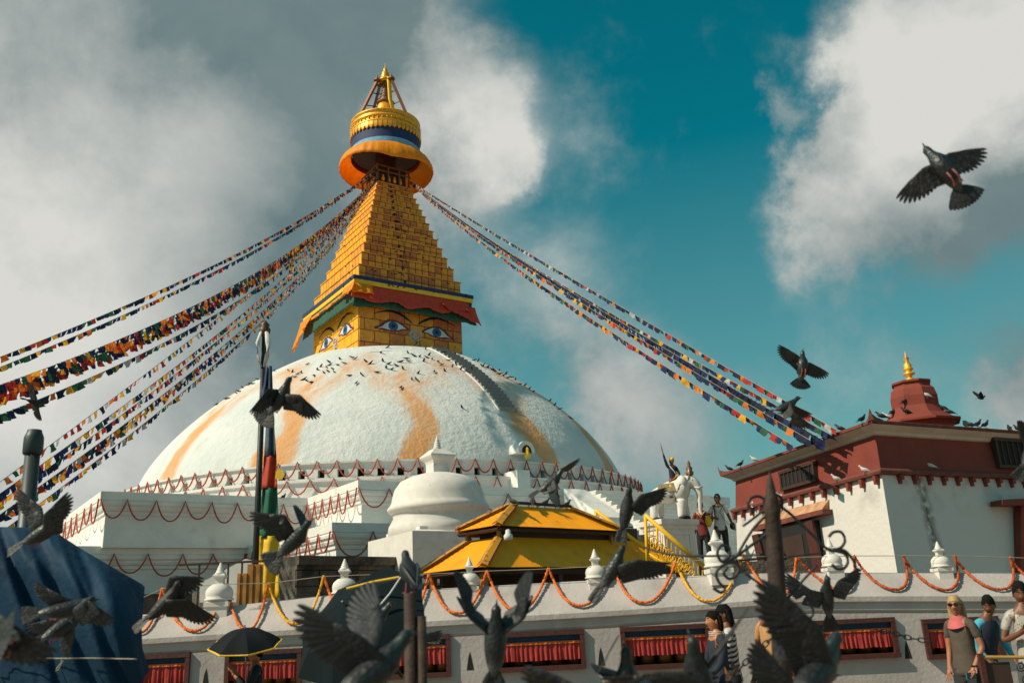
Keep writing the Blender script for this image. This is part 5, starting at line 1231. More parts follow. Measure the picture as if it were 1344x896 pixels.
flying('dark pigeon banking with ragged wing tips right of the blue tarp', 214, 793, 5.5, (.68, .66, .3), (-.45, .55, -.7), WG((.25, .9, 0), (.97, .02, 0), (.15, -.95, 0)), WG((.75, -.05, .2), (.72, -.55, .1), (-.35, -.9, 0)), (8, .115, 0), wing_m=blackf, body_m=blackf, sepf=True)
flying('pigeon with one wing stretched left in front of the yellow banner end', 385, 710, 5.4, (.68, .68, .05), (-.25, .25, -.95), WG((-.45, .85, -.1), (-.99, .06, 0), (-.25, -.95, 0), L_=1.05), WG((.0, .9, .3), (-.45, .85, .2), (.1, .2, .95), L_=.7), (34, .125, 0), sepf=True)
flying('pigeon lifting off the ridge of the yellow pavilion roof with raised wing', 722, 634, 7.6, (.80, .52, .3), (-.45, .72, -.45), WG((.62, .5, .1), (.84, .54, 0), (-.35, -.55, .5), L_=.95), WG((.1, -.55, -.5), (.1, -.7, -.3), (-.9, -.25, 0), L_=.75), (4, .12, 0))
flying('black pigeon with a broad wing stretched toward the elephant rider', 822, 671, 6.2, (.22, .93, .25), (-.3, .15, -.9), None, WG((.62, .76, -.1), (.96, .26, -.1), (-.10, -.98, 0), L_=.9), (12, .115, 0), wing_m=blackf, body_m=blackf, sepf=True)
flying('pigeon sweeping its wing to the right over the marigold loops', 803, 748, 5.6, (.55, .80, .2), (-.45, .35, -.8), None, WG((.85, .30, -.1), (.985, -.12, 0), (-.15, -.98, 0), L_=1.05), (5, .13, 0), sepf=True)
flying('pigeon seen from behind with both wings thrown up beside the curtained window', 650, 846, 4.0, (.03, .93, .3), (0, .30, -.95), WG((-.74, .62, 0), (-.33, .94, 0), (.75, -.35, .5), fan=.45, sep=.9), WG((.74, .55, 0), (.22, .97, 0), (-.85, -.15, .45), fan=.5, sep=.9), (24, .13, 0), sepf=True)
flying('large blurred pigeon flying right with a huge raised wing at the bottom', 488, 880, 2.85, (.66, .30, .65), (-.2, .8, -.55), WG((.1, .5, .8), (-.3, .5, .8), (-.9, 0, 0)), WG((-.70, .66, -.1), (-.86, .50, 0), (-.52, -.85, 0), fan=1.05, sep=1.15, L_=1.08), (20, .125, 0), sepf=True)
flying('smaller pigeon with arched wings in front of the large dark umbrella', 490, 812, 6.2, (.88, .42, .15), (-.4, .85, -.3), WG((-.1, .95, .2), (-.6, .6, .2), (-.4, -.7, .3), L_=.7), WG((-.25, .93, -.1), (-.88, -.05, 0), (-.1, -.98, 0), L_=.75), (10, .10, .2), wing_m=slate2, sepf=True)
flying('pale blue grey pigeon fluttering with both wings up below the right iron scroll', 1086, 786, 6.4, (-.06, .95, .1), (0, .2, -1), WG((-.65, .20, -.2), (-.82, .56, 0), (-.25, -.95, 0)), WG((.30, .85, -.2), (.85, .50, 0), (.25, -.95, 0), L_=.85), (20, .12, 0), wing_m=slate2, sepf=True)
flying('large blurred pigeon with raised wing crossing the spear topped post', 1070, 884, 2.85, (.62, .30, .65), (-.2, .8, -.55), WG((.1, .5, .8), (-.3, .5, .8), (-.9, 0, 0)), WG((-.35, .93, -.1), (-.72, .69, 0), (-.66, -.70, 0), fan=.9, sep=1.1, L_=1.12), (20, .125, 0), sepf=True, body_m=slate, wing_m=blackf)
flying('brown winged blurred pigeon at the bottom edge under the curtained window', 792, 922, 2.7, (.8, -.1, .5), (-.2, .8, -.6), WG((.8, 0, .5), (.9, 0, .2), (0, -1, 0)), WG((-.8, .35, -.2), (-.90, .42, 0), (-.3, -.9, 0), fan=.8), (20, .12, 0), wing_m=brownf, sepf=True)
flying('dark pigeon with round head and one thin upturned wing at the bottom edge', 826, 908, 3.6, (-.1, .85, .3), (.1, .4, -.9), WG((-.85, .25, 0), (.42, .88, 0), (.15, .1, .95), L_=.8), WG((.9, -.1, 0), (.97, .15, 0), (-.1, -.98, 0)), (14, .12, 0), body_m=slate, wing_m=blackf)
flying('dark pigeon rising at the bottom edge in front of the navy jacket', 920, 896, 3.3, (-.25, .9, .2), (.1, .5, -.85), WG((-.9, .0, 0), (-.98, -.12, 0), (.1, -.98, 0)), WG((.55, .7, .1), (.62, .78, .1), (.1, -.4, .85), L_=.8), (14, .12, 0), body_m=slate, wing_m=brownf)
flying('pigeon with spread dark fingers of wing at the bottom right of the couple', 1040, 908, 3.3, (.85, .1, .2), (-.2, .9, -.4), WG((.6, .6, .3), (.8, .5, 0), (.3, -.9, 0), L_=.6), WG((-.75, .45, -.1), (-.60, .80, 0), (-.85, -.4, 0), L_=.85), (20, .12, 0), sepf=True)
flying('teal grey pigeon behind the iron posts with its wing tip pointing right', 545, 842, 7.6, (-.95, -.1, .2), (0, .9, -.4), WG((.5, .3, .6), (.95, .15, .1), (.1, -.9, 0), L_=.8), WG((.5, .3, -.6), (.97, .18, 0), (.1, -.95, 0)), (10, .12, 0), wing_m=slate2)
flying('distant dark bird below the left prayer flags', 45, 527, 14, (.5, -.2, .5), (.2, .9, -.3), WG((-.2, .8, 0), (-.3, .9, 0), (-.9, 0, 0)), WG((.1, -.9, 0), (.2, -.95, 0), (-.8, 0, 0)), (10, .12, 0), wing_m=blackf, body_m=blackf, detail=False)
flying('tiny distant bird in the sky right of the bell turret', 1288, 522, 26, (.9, .1, .3), (0, 1, .2), WG((-.3, .6, .5), (-.6, .5, .5), (-.9, 0, 0)), WG((-.3, .5, -.5), (-.6, .5, -.5), (-.9, 0, 0)), (10, .12, 0), wing_m=blackf, body_m=blackf, detail=False)
flying('dark pigeon cut off by the right edge below the barred window', 1352, 596, 6.5, (.5, .8, .2), (-.3, .3, -.9), WG((-.7, .6, 0), (-.2, .95, 0), (.8, -.2, 0), L_=.7), WG((.8, .4, 0), (.9, .1, 0), (0, -1, 0)), (20, .12, 0), wing_m=blackf, body_m=blackf)

# perched pigeons ---------------------------------------------------
def perched_proto(bm, wm):
    r = thing('perched_pigeon', None, None, (0, 0, 0), local=True); bird_parts_perched(r, bm, wm); return r
def bird_parts_perched(r, bm, wm):
    Rt_ = Matrix.Rotation(R_(-28), 3, 'Y'); up0 = Vector((0, 0, .105))
    def X(v): return Rt_@Vector(v)+up0
    m_ = MB(); m_.loft([[X(p) for p in ring] for ring in ring_body(BODY)]); m_.build('body', bm, r, True)
    m_ = MB(); m_.loft([[X((x, .005*q*math.cos(a*math.pi/3), z+.005*q*math.sin(a*math.pi/3))) for a in range(6)] for x, z, q in ((.158, .033, 1.), (.172, .028, .8), (.182, .020, .3))]); m_.build('beak', beakm, r, True)
    for s_ in (-1, 1):
        m_ = MB(); m_.loft([[X((x, s_*(y+t_*math.cos(a*math.pi/5)), z+h_*math.sin(a*math.pi/5))) for a in range(10)] for x, y, z, t_, h_ in ((.06, .036, .008, .004, .008), (.03, .042, .008, .010, .030), (-.03, .038, .010, .012, .036), (-.09, .024, .010, .010, .024), (-.15, .008, .008, .006, .010), (-.19, .002, .006, .002, .003))]); m_.build('wing', wm, r, True)
        m_ = MB(); m_.tube([(-.005, s_*.016, .07), (0, s_*.018, .035), (.004, s_*.02, .004)], .005, 5)
        for k in (-1, 0, 1): m_.tube([(.004, s_*.02, .004), (.030, s_*.02+k*.012, .002)], .003, 4)
        m_.build('leg', pink, r)
    m_ = MB(); 
    for vs, fs in tail_feathers(7, .115, 0): m_.add([X(v) for v in vs], fs)
    m_.build('tail', bm, r)
bpy.context.view_layer.update()
dg = bpy.context.evaluated_depsgraph_get()
def hit(x, y, far=400):
    d = ray(x, y).normalized(); org = CAMP+d*12.5
    ok, loc, n, i, o, mx = scn.ray_cast(dg, org, d, distance=far)
    return (loc, n, o) if ok else None
protos = {k: perched_proto(*v) for k, v in dict(d=(slate, slate), g=(slate2, slate2), w=(whitef, whitef)).items()}
used = set()
def perch(k, x, y, yaw, label, sc=1., P=None, group='pigeons perched on the shrine roof'):
    if P is None:
        h_ = None
        for dy in (0, 2, 4, 6, 8, 11, 14, 18):
            h_ = hit(x, y+dy)
            if h_ and 'flag' not in h_[2].name and 'rope' not in h_[2].name: break
        if not h_: return
        P = h_[0]
    if k not in used: o = protos[k]; used.add(k)
    else: o = copy_tree(protos[k])
    o.location = P; o.rotation_euler = (0, 0, yaw); o.scale = (sc,)*3
    tag(o, label, 'pigeon', group); return o
PR = [('d', 1104, 556, 2.6, 'dark pigeon on the roof edge nearest the prayer flags'), ('d', 1132, 549, .4, 'dark pigeon low on the roof edge just left of the upturned corner'), ('d', 1158, 545, 2.8, 'dark pigeon just right of the upturned roof corner'),
      ('w', 1166, 540, 3.0, 'white pigeon left of the red turret base'), ('d', 1188, 531, .3, 'dark pigeon at the foot of the red bell turret'), ('d', 1190, 544, 3.0, 'dark pigeon on the cornice below the turret'), ('g', 1172, 545, .5, 'grey and white pigeon on the cornice left of the turret'),
      ('w', 1217, 523, 3.0, 'white pigeon on the shoulder of the red turret'), ('d', 1239, 529, 3.1, 'dark pigeon tail outward at the right shoulder of the turret'), ('d', 1247, 545, 2.7, 'pigeon at the right foot of the turret'),
      ('d', 1268, 548, 1.4, 'upright dark pigeon, first of the pair in the middle of the front roof edge'), ('d', 1275, 551, 2.6, 'dark pigeon bending forward beside the upright one'), ('d', 1284, 550, .2, 'low crouching dark pigeon in the middle of the front roof edge'), ('d', 1294, 551, .3, 'dark pigeon looking right on the front roof edge'),
      ('d', 1326, 549, 1.3, 'round dark pigeon near the right end of the roof edge'), ('d', 1337, 556, 1.8, 'large dark pigeon at the far right end of the roof edge'),
      ('w', 991, 603, 2.9, 'white pigeon on the left roof edge'), ('g', 958, 613, 3.0, 'grey pigeon nearest the left tip of the roof'), ('d', 972, 611, .3, 'dark pigeon second from the left tip of the roof'),
      ('w', 1136, 622, 2.9, 'white pigeon on the ledge just left of the building corner'), ('w', 1099, 633, 3.0, 'white pigeon on the ledge above the brackets left of centre'), ('w', 1222, 616, 2.8, 'white pigeon on the shaded front ledge'), ('w', 1024, 655, 2.2, 'white pigeon on the ledge beside the barred window'), ('w', 988, 667, 1.2, 'white pigeon on the ledge inside the iron scroll'),
      ('d', 1037, 590, 2.4, 'dark pigeon where the lowest prayer flags meet the roof'), ('d', 1062, 574, .4, 'dark pigeon under the navy pennants at the roof edge')]
for k, x, y, yaw, lb in PR: perch(k, x, y, yaw, lb, 1.0)
for k, x, y, yaw, lb in [('d', 674, 664, 2.6, 'dark pigeon at the left end of the yellow roof ridge'), ('g', 699, 665, 1.6, 'brownish pigeon under the rising one on the yellow ridge'), ('g', 715, 666, .2, 'pale grey pigeon in the middle of the yellow ridge'), ('g', 743, 668, .2, 'pale grey pigeon at the right end of the yellow ridge')]:
    perch(k, x, y, yaw, lb, 1., group='pigeons perched on the yellow roof')
# very small ones on the dome and the spire: one light mesh, shared
mb = MB(); mb.loft([[(x*1.0, y*ry, z+rz*s_) for y, s_ in ((0, 1), (1, .3), (.7, -.7), (-.7, -.7), (-1, .3))] for x, z, ry, rz in ((-.24, .03, .02, .01), (-.10, .07, .05, .04), (.0, .10, .065, .06), (.08, .14, .05, .05), (.12, .19, .03, .03), (.16, .20, .024, .026), (.20, .19, .004, .004))])
tiny = mb.mesh('perched_pigeon', blackf)
ru = random.Random(11)
DB_ = [(284, 526), (296, 514), (299, 518), (310, 511), (314, 504), (318, 508), (327, 500), (331, 503), (338, 497), (352, 489), (355, 500), (360, 486), (378, 485), (384, 487), (386, 494), (391, 490), (395, 488), (399, 497), (404, 477), (402, 499), (408, 501), (412, 492), (416, 484), (421, 480), (425, 488), (428, 481), (430, 486), (433, 478), (436, 483), (438, 487), (431, 474), (443, 478), (446, 470), (452, 476), (458, 492), (462, 468), (467, 470), (468, 502), (474, 491), (480, 473), (487, 476), (494, 488), (500, 462), (502, 473), (507, 482), (510, 477), (514, 484), (520, 479), (526, 474), (529, 483), (533, 470), (537, 474), (543, 466), (546, 497), (549, 489), (551, 467), (556, 473), (560, 468), (563, 465), (567, 470), (570, 487), (575, 474), (580, 478), (584, 486), (589, 472), (594, 480), (598, 477), (605, 484), (612, 486), (619, 483), (606, 534), (623, 468), (628, 473), (633, 480), (640, 477), (646, 484), (650, 487), (655, 490), (661, 492), (667, 495), (672, 490), (677, 497), (683, 503), (689, 505), (695, 505), (701, 509), (722, 525), (728, 527), (734, 532), (749, 544), (635, 470), (641, 482), (648, 480), (655, 485), (664, 486), (526, 508), (541, 497), (535, 462), (583, 462), (598, 463)]
def tinybirds(lst, label, group, sc=1., mind=0):
    n = 0; lab_ = label
    for x, y in lst:
        label = lab_(x, y) if callable(lab_) else lab_
        h_ = hit(x, y+2)
        if not h_: h_ = hit(x, y+6)
        if not h_: h_ = hit(x, y+11)
        if not h_ or h_[0].y < mind: continue
        o = mkobj('perched_pigeon', tiny); o.location = h_[0]+h_[1]*.0; o.rotation_euler = (ru.uniform(-.2, .2), ru.uniform(-.3, .5), ru.uniform(0, 6.28)); q = sc*ru.uniform(.85, 1.2); o.scale = (q,)*3
        tag(o, label, 'pigeon', group); n += 1
    return n
def dlab(x, y):
    if x < 345: return 'tiny dark pigeon in the row down the left skyline of the dome'
    if x < 425: return 'tiny dark pigeon scattered between the flag pole and the thick cluster on the dome'
    if x < 450: return 'tiny dark pigeon in the thick cluster high on the left of the dome'
    if x < 490: return 'tiny dark pigeon on the dome below the sunlit tower corner'
    if x < 540: return 'tiny dark pigeon on the dome below the left painted eye'
    if x < 600: return 'tiny dark pigeon on the dome between the nose curl and the stair'
    if x == 606: return 'single tiny dark pigeon alone halfway down the dome left of the stair foot'
    if x < 660: return 'tiny dark pigeon in the row along the dome top right of the stair'
    if x < 705: return 'tiny dark pigeon in the row on the right skyline above the stair foot'
    return 'tiny dark pigeon, one of the last few far down the right skyline of the dome'
tinybirds(DB_, dlab, 'pigeons resting on the dome', 1.05, 30)
SP_ = []
for _ in range(26): SP_.append((ru.uniform(480, 600), 0))
SPB = [(515, 298), (522, 290), (527, 285), (533, 295), (524, 301), (531, 303), (543, 321), (516, 326), (519, 330), (526, 329), (531, 330), (538, 334), (545, 321), (513, 340), (526, 342), (533, 343), (550, 333), (563, 347), (556, 338), (570, 337), (580, 353), (590, 342), (487, 354), (492, 355), (510, 357), (514, 358), (519, 359), (524, 358), (528, 360), (553, 364), (568, 367), (587, 371), (584, 330), (575, 313), (560, 312), (500, 334), (534, 272), (540, 281), (516, 282), (555, 300), (463, 348), (454, 350), (459, 358), (485, 318), (600, 345), (453, 322), (459, 365), (462, 366), (465, 365), (510, 374), (516, 375), (523, 376), (530, 377), (451, 376), (458, 369), (545, 379), (569, 383), (612, 388), (502, 370), (508, 371), (472, 365), (480, 366), (597, 455), (603, 463), (509, 455), (559, 457)]
def tlab(x, y):
    if y > 440: return 'tiny dark pigeon at the foot of the tower where it meets the dome'
    if x < 470 and y < 360: return 'tiny dark pigeon on the sunlit left slope of the gilded tower'
    if y > 364 or (x < 470): return 'tiny dark pigeon on the yellow edged ledge above the valance'
    if y < 305: return 'tiny dark pigeon on the upper steps of the gilded tower'
    if y < 335: return 'tiny dark pigeon on the middle steps of the gilded tower'
    return 'tiny dark pigeon on the lower steps of the gilded tower'
tinybirds(SPB, tlab, 'pigeons resting on the gilded tower', .95, 40)
perch('d', 372, 655, 1.2, 'lone dark pigeon on the upper terrace edge right of the flag pole', 1.6, group='pigeons on the terraces')

# ================================================================ IRON POSTS, CHAIN
def spost(name, label, x0, y0, x1, y1, Y, r, top='flat'):
    p = aty(x0, y0, Y); q = aty(x1, y1, Y); d = (q-p).normalized(); f = p-d*(p.z/d.z)
    o = thing(name, label, 'post', f)
    if top == 'spear':
        n = 12; M3_ = d.to_track_quat('Z', 'Y').to_matrix(); mb = MB(); L_ = (q-f).length
        mb.loft([[f+M3_@Vector((rr_*math.cos(2*math.pi*a/n), rr_*math.sin(2*math.pi*a/n), z)) for a in range(n)] for rr_, z in ((r*1.25, 0), (r, L_-.40), (r*.92, L_-.22), (r*1.1, L_-.20), (r*.75, L_-.13), (r*.35, L_-.05), (.002, L_))]); mb.build('shaft', rust, o, True)
    else: MB().tube([f, q], [r, r], 14).build('shaft', rust, o, True)
    return o, f, q
ip, f1_, q1_ = spost('iron_post', 'tall rusty spear topped iron post with scroll brackets, crossed by a large pigeon', 1022, 800, 1010, 618, 4.6, .043, 'spear')
YS = 4.6
def scroll(pts, r=.0075, nm='scroll'):
    sm_ = []
    P = [aty(x, y, YS+(d if d else 0)) for x, y, d in [(q+(0,))[:3] for q in pts]]
    for i in range(len(P)-1):
        p0, p1, p2, p3 = P[max(i-1, 0)], P[i], P[i+1], P[min(i+2, len(P)-1)]
        for k in range(6):
            t_ = k/6; sm_.append(.5*((2*p1)+(p2-p0)*t_+(2*p0-5*p1+4*p2-p3)*t_*t_+(3*p1-p0-3*p2+p3)*t_**3))
    sm_.append(P[-1]); m_ = MB(); m_.tube(sm_, r, 8); return m_.build(nm, iron, ip, True)
scroll([(1016, 730), (985, 734), (965, 736), (948, 742), (940, 752), (944, 764), (952, 772), (946, 777), (936, 771)])
scroll([(1008, 700), (985, 716), (966, 730), (950, 737), (943, 731), (942, 722), (948, 715), (957, 719), (957, 729), (950, 736)])
scroll([(965, 736), (970, 744), (966, 755), (957, 759), (950, 752), (955, 744)])
scroll([(978, 752), (992, 762), (1010, 775), (1018, 790)], .006); scroll([(1010, 672), (990, 692), (975, 715), (967, 730)], .007)
scroll([(975, 690), (985, 683), (1003, 668), (1010, 655)], .006)
scroll([(990, 672), (982, 662), (985, 654), (995, 651), (1004, 656), (1006, 666), (1000, 672)])
scroll([(1006, 668), (1003, 655), (1010, 648), (1022, 650), (1027, 658), (1022, 668), (1013, 668)])
scroll([(1018, 660), (1035, 672), (1052, 688), (1070, 705), (1080, 716), (1092, 722), (1108, 722), (1120, 735), (1124, 746), (1130, 748)])
scroll([(1092, 722), (1104, 718), (1109, 708), (1104, 698), (1094, 698), (1088, 704)]); scroll([(1092, 722), (1108, 726), (1113, 736), (1108, 745), (1098, 746), (1092, 740)])
scroll([(1020, 800), (1040, 778), (1055, 760), (1072, 742)], .006); scroll([(1060, 790), (1066, 797), (1067, 806), (1060, 812), (1052, 808)], .006)
scroll([(1026, 732), (1050, 729), (1080, 725)], .004)
scroll([(846, 718, .6), (870, 725, .5), (900, 729, .4), (940, 729, .2), (1012, 727)], .006, 'cable')
spost('iron_post', 'thick rusty iron post with a pigeon on top beside the large dark umbrella', 539, 880, 538, 778, 5.0, .033)
spost('iron_post', 'thinner rusty iron post right of the one with the pigeon', 554, 880, 553, 808, 5.0, .026)
ptop = aty(538, 778, 5.0)
perch('d', 0, 0, 1.9, 'dark pigeon sitting on top of the thick iron post', 1.05, P=ptop, group='pigeons on posts')
thin, _, _ = spost('iron_post', 'thin dark upright rod in front of the curtained window behind the umbrella handle', 505, 880, 505, 826, 9.0, .016)
def chain(label, pts, Y, n):
    root = thing('chain', label, 'chain', aty(*pts[0], Y))
    for i in range(n):
        t_ = (i+.5)/n; x = interp(t_, [(k/(len(pts)-1), p[0]) for k, p in enumerate(pts)]); y = interp(t_, [(k/(len(pts)-1), p[1]) for k, p in enumerate(pts)])
        a = aty(x, y, Y); b_ = aty(interp(t_+.01, [(k/(len(pts)-1), p[0]) for k, p in enumerate(pts)]), interp(t_+.01, [(k/(len(pts)-1), p[1]) for k, p in enumerate(pts)]), Y)
        d = (b_-a).normalized(); s_ = Vector((0, 1, 0)).cross(d).normalized() if i % 2 else Vector((0, 1, 0)); L_ = (aty(*pts[-1], Y)-aty(*pts[0], Y)).length/n*.66
        m_ = MB(); m_.tube([a+d*L_*math.cos(q*math.pi/7)+s_*L_*.5*math.sin(q*math.pi/7) for q in range(15)], L_*.16, 6); m_.build('link', iron, root, True)
chain('heavy iron chain sloping up from the seated tourists to the large pigeon', [(955, 893), (985, 862), (1012, 838), (1045, 815)], 5.2, 13)
chain('heavy iron chain in front of the wall between two curtained windows', [(1150, 826), (1172, 830), (1195, 837), (1225, 842)], 6.5, 9)

# ================================================================ UMBRELLAS
def umbrella(label, c, axis, R0, depth, mt, edge=None, n=8, handle=.6, spin=0.):
    M3_ = Vector(axis).normalized().to_track_quat('Z', 'Y').to_matrix() @ Matrix.Rotation(spin, 3, 'Z')
    o = thing('umbrella', label, 'umbrella', c); c = Vector(c)
    def P(r, a, z): return c+M3_@Vector((r*math.cos(a), r*math.sin(a), z))
    for k in range(n):
        a0, a1 = 2*math.pi*k/n, 2*math.pi*(k+1)/n; rows = []
        for j in range(7):
            q = j/6; z = depth*(1-q**2)
            rows.append([P(R0*q*(1-.10*math.sin(math.pi*i/6)), a0+(a1-a0)*i/6, z+.012*math.sin(math.pi*i/6)*q*R0*(-1)) for i in range(7)])
        m_ = MB(); m_.loft(rows, closed=False); m_.build('panel', mt, o, True)
        if edge:
            m_ = MB(); m_.tube([p+M3_@Vector((0, 0, -.004)) for p in rows[-1]], .011, 6); m_.build('edge_trim', edge, o)
        m_ = MB(); m_.tube([P(R0*j/6, a0, depth*(1-(j/6)**2)-.012) for j in range(7)], .004, 4); m_.build('rib', iron, o)
    MB().tube([P(0, 0, depth+.05), P(0, 0, depth-handle-.35)], .009, 8).build('shaft', mat('steel', (.4, .4, .4), .3, .8), o)
    MB().tube([P(0, 0, depth-handle-.3), P(0, 0, depth-handle-.48)], .016, 8).build('handle', iron, o)
    return o
uc = aty(322, 845, 12.2); umbrella('small black umbrella with yellow rim held over a person in dark clothes', uc, cv(-.03, 1, .02), .46, .20, brol, yellowc, spin=.3)
uc2 = aty(478, 812, 8.0)+Vector((-.05, .15, -.05)); umbrella('large dark green umbrella tilted sideways with a yellow top edge', uc2, cv(-.45, .80, -.45), ( .66), .27, brolg, None, spin=.1, handle=.5)
MB().tube([aty(455, 772, 7.9), aty(490, 763, 7.9), aty(524, 757, 7.9)], .012, 6).build('edge_trim', yellowc, bpy.data.objects['umbrella.001'] if 'umbrella.001' in bpy.data.objects else None)
MB().tube([aty(526, 757, 7.8), aty(512, 778, 7.8), aty(496, 797, 7.8)], .008, 6).build('edge_binding', whitec, bpy.data.objects['umbrella.001'])

# ================================================================ PEOPLE
def person(label, foot, yaw, H=1.7, skin=skin_b, top='black', legs='charcoal', sleeves='short', arms=None, hair=hair_k, hairlen=0, headyaw=0., headpitch=0., lean=0., legpose=None, build=1., extra=None, topmat=None, group=None, cap=None, fingers=True):
    """local axes: faces -Y; arms: {side: (elbow, wrist)} with side -1 the person's right (x<0), coordinates for H=1.7"""
    k = H/1.7; r = thing('person', label, 'person', foot, group, rot=(0, 0, yaw), local=True); r.scale = (k,)*3
    arms = arms or {}; B = build
    Lx = lambda z: Vector((0, -math.tan(lean)*max(0, z-.95), 0))
    nodes = []; edges = []
    def nd(p, rad): nodes.append((p[0], p[1], p[2], rad)); return len(nodes)-1
    def J(x, y, z): return Vector((x, y, z))+Lx(z)
    pel = nd(J(0, .0, .96), (.135*B, .105*B)); wa = nd(J(0, 0, 1.10), (.125*B, .095*B)); chs = nd(J(0, .0, 1.30), (.15*B, .105*B)); nb_ = nd(J(0, .01, 1.44), (.085, .07)); nk = nd(J(0, -.0, 1.51), (.052, .052)); hd_ = nd(J(0, -.015, 1.56), (.05, .055))
    edges += [(pel, wa), (wa, chs), (chs, nb_), (nb_, nk), (nk, hd_)]
    AJ = {}
    for s_ in (-1, 1):
        e_, w_ = arms.get(s_, ((s_*.25, .03, 1.14), (s_*.27, -.04, .90))); e_ = J(*e_); w_ = J(*w_); sh_ = J(s_*.158*B, .01, 1.40); AJ[s_] = (sh_, e_, w_)
        a_1 = nd(sh_, .050*B); a_2 = nd(e_, .038*B); a_3 = nd(w_, .026); edges += [(nb_, a_1), (a_1, a_2), (a_2, a_3)]
        d = (w_-e_).normalized(); pm_ = nd(w_+d*.05, (.036, .020)); edges.append((a_3, pm_))
        sd = d.cross(Vector((0, 1, .2))).normalized()
        if fingers:
            bent = Vector((0, -1, 0))
            for q, fl_ in ((-1.5, .058), (-.5, .07), (.5, .074), (1.5, .066)):
                k1_ = nd(w_+d*.085+sd*q*.018, .009); k2_ = nd(w_+d*(.085+fl_*.5)+sd*q*.020+bent*.008, .008); k3_ = nd(w_+d*(.085+fl_)+sd*q*.019+bent*.026, .0065); edges += [(pm_, k1_), (k1_, k2_), (k2_, k3_)]
            t1 = nd(w_+d*.045+sd*.045, .011); t2 = nd(w_+d*.08+sd*.062+bent*.012, .009); edges += [(a_3, t1), (t1, t2)]
    lp_ = legpose or {}
    LJ = {}
    for s_ in (-1, 1):
        kn, an = lp_.get(s_, ((s_*.11, -.01, .50), (s_*.12, .02, .09))); LJ[s_] = (Vector((s_*.095, 0, .90)), Vector(kn), Vector(an))
        h1_ = nd((s_*.095, 0, .90), (.095*B, .095*B)); h2_ = nd(kn, .062); h3_ = nd(an, .040); h4_ = nd((an[0]+s_*.01, an[1]-.13, an[2]-.045), (.035, .022)); edges += [(pel, h1_), (h1_, h2_), (h2_, h3_), (h3_, h4_)]
    vs, fs = skinmesh(nodes, edges, 1)
    mb = MB(); mb.add(vs, fs)
    # head: one shaped surface joined to the body mesh
    HC = J(0, -.02, 1.615); Mh = Matrix.Rotation(headyaw, 3, 'Z') @ Matrix.Rotation(headpitch, 3, 'X'); rings = []
    for i in range(15):
        t_ = i/14; z = -.115+.235*t_; w_ = math.sqrt(max(.0004, 1-((z-.015)/.118)**2 if z > .015 else 1-((z-.015)/.145)**2))
        jaw = 1 if z > -.01 else 1-.25*((-.01-z)/.105); ring = []
        for j in range(24):
            a = 2*math.pi*j/24; x = .074*w_*jaw*math.cos(a); y = .094*w_*(jaw if math.sin(a) < 0 else 1)*math.sin(a)
            if math.sin(a) < 0:
                f = max(0, -math.sin(a))**12
                if -.045 < z < .025: y -= .022*f*(1-abs((z+.022)/.036)**1.5) if abs(z+.022) < .036 else 0
                fe = math.exp(-((abs(x)-.032)/.014)**2)*math.exp(-((z-.018)/.014)**2); y += .012*fe
                y -= .006*math.exp(-(x/.026)**2)*math.exp(-((z+.066)/.010)**2); y += .005*math.exp(-(x/.03)**2)*math.exp(-((z+.084)/.008)**2); y -= .007*math.exp(-(x/.03)**2)*math.exp(-((z+.104)/.014)**2)
            ring.append(HC+Mh@Vector((x, y, z)))
        rings.append(ring)
    mb.loft(rings)
    for s_ in (-1, 1): mb.loft([[HC+Mh@Vector((s_*(.071+dx), .008+ry*math.cos(q*math.pi/4), -.008+rz*math.sin(q*math.pi/4))) for q in range(8)] for dx, ry, rz in ((-.004, .012, .022), (.008, .018, .030), (.010, .010, .018))])
    mb.build('body', skin, r, True)
    for s_ in (-1, 1):
        MB().ball(HC+Mh@Vector((s_*.031, -.0775, .017)), .0095, 8, sc=(1, 1, .6)).build('eye', mat('eye_white', (.28, .25, .22), .4), r, True); MB().ball(HC+Mh@Vector((s_*.031, -.0835, .017)), .0052, 8).build('pupil', hair_k, r, True)
        MB().tube([HC+Mh@Vector((s_*(.014+.012*q), -.092+.004*q*q, .038+.003*math.sin(q*1.3))) for q in range(4)], .0035, 5).build('eyebrow', hair, r)
    MB().tube([HC+Mh@Vector((x, -.096+abs(x)*.35, -.070)) for x in (-.024, -.012, 0, .012, .024)], [.002, .0045, .005, .0045, .002], 6).build('lips', mat('lips', (.30, .08, .06), .5), r, True)
    # hair: shell over skull, optionally falling behind
    rings = []
    for i in range(10):
        t_ = i/9; z = .128-.20*t_; ring = []
        for j in range(24):
            a = 2*math.pi*j/24; zz_ = z; front = max(0, -math.sin(a))
            side_ = abs(math.cos(a))**3; zz_ = max(z, .058*front**.5-.022*(1-front)-(0 if front > .1 else .055*(1-side_))+.010*noise.noise((j*1.9, 3, H*3))) if t_ > .3 else z
            w_ = math.sqrt(max(.0, 1-((zz_-.02)/.125)**2)) if zz_ > .02 else 1.0
            rr_ = 1+.05*noise.noise((j*.55, i*.6, H*9))+.07*noise.noise((j*2.3, i*1.1, H*5)); ring.append(HC+Mh@Vector(((.079*w_)*rr_*math.cos(a), (.101*w_)*rr_*(1-.05*t_*front)*math.sin(a)+.005, zz_)))
        rings.append(ring)
    m_ = MB(); m_.loft(rings); hr = m_.build('hair', hair, r, True)
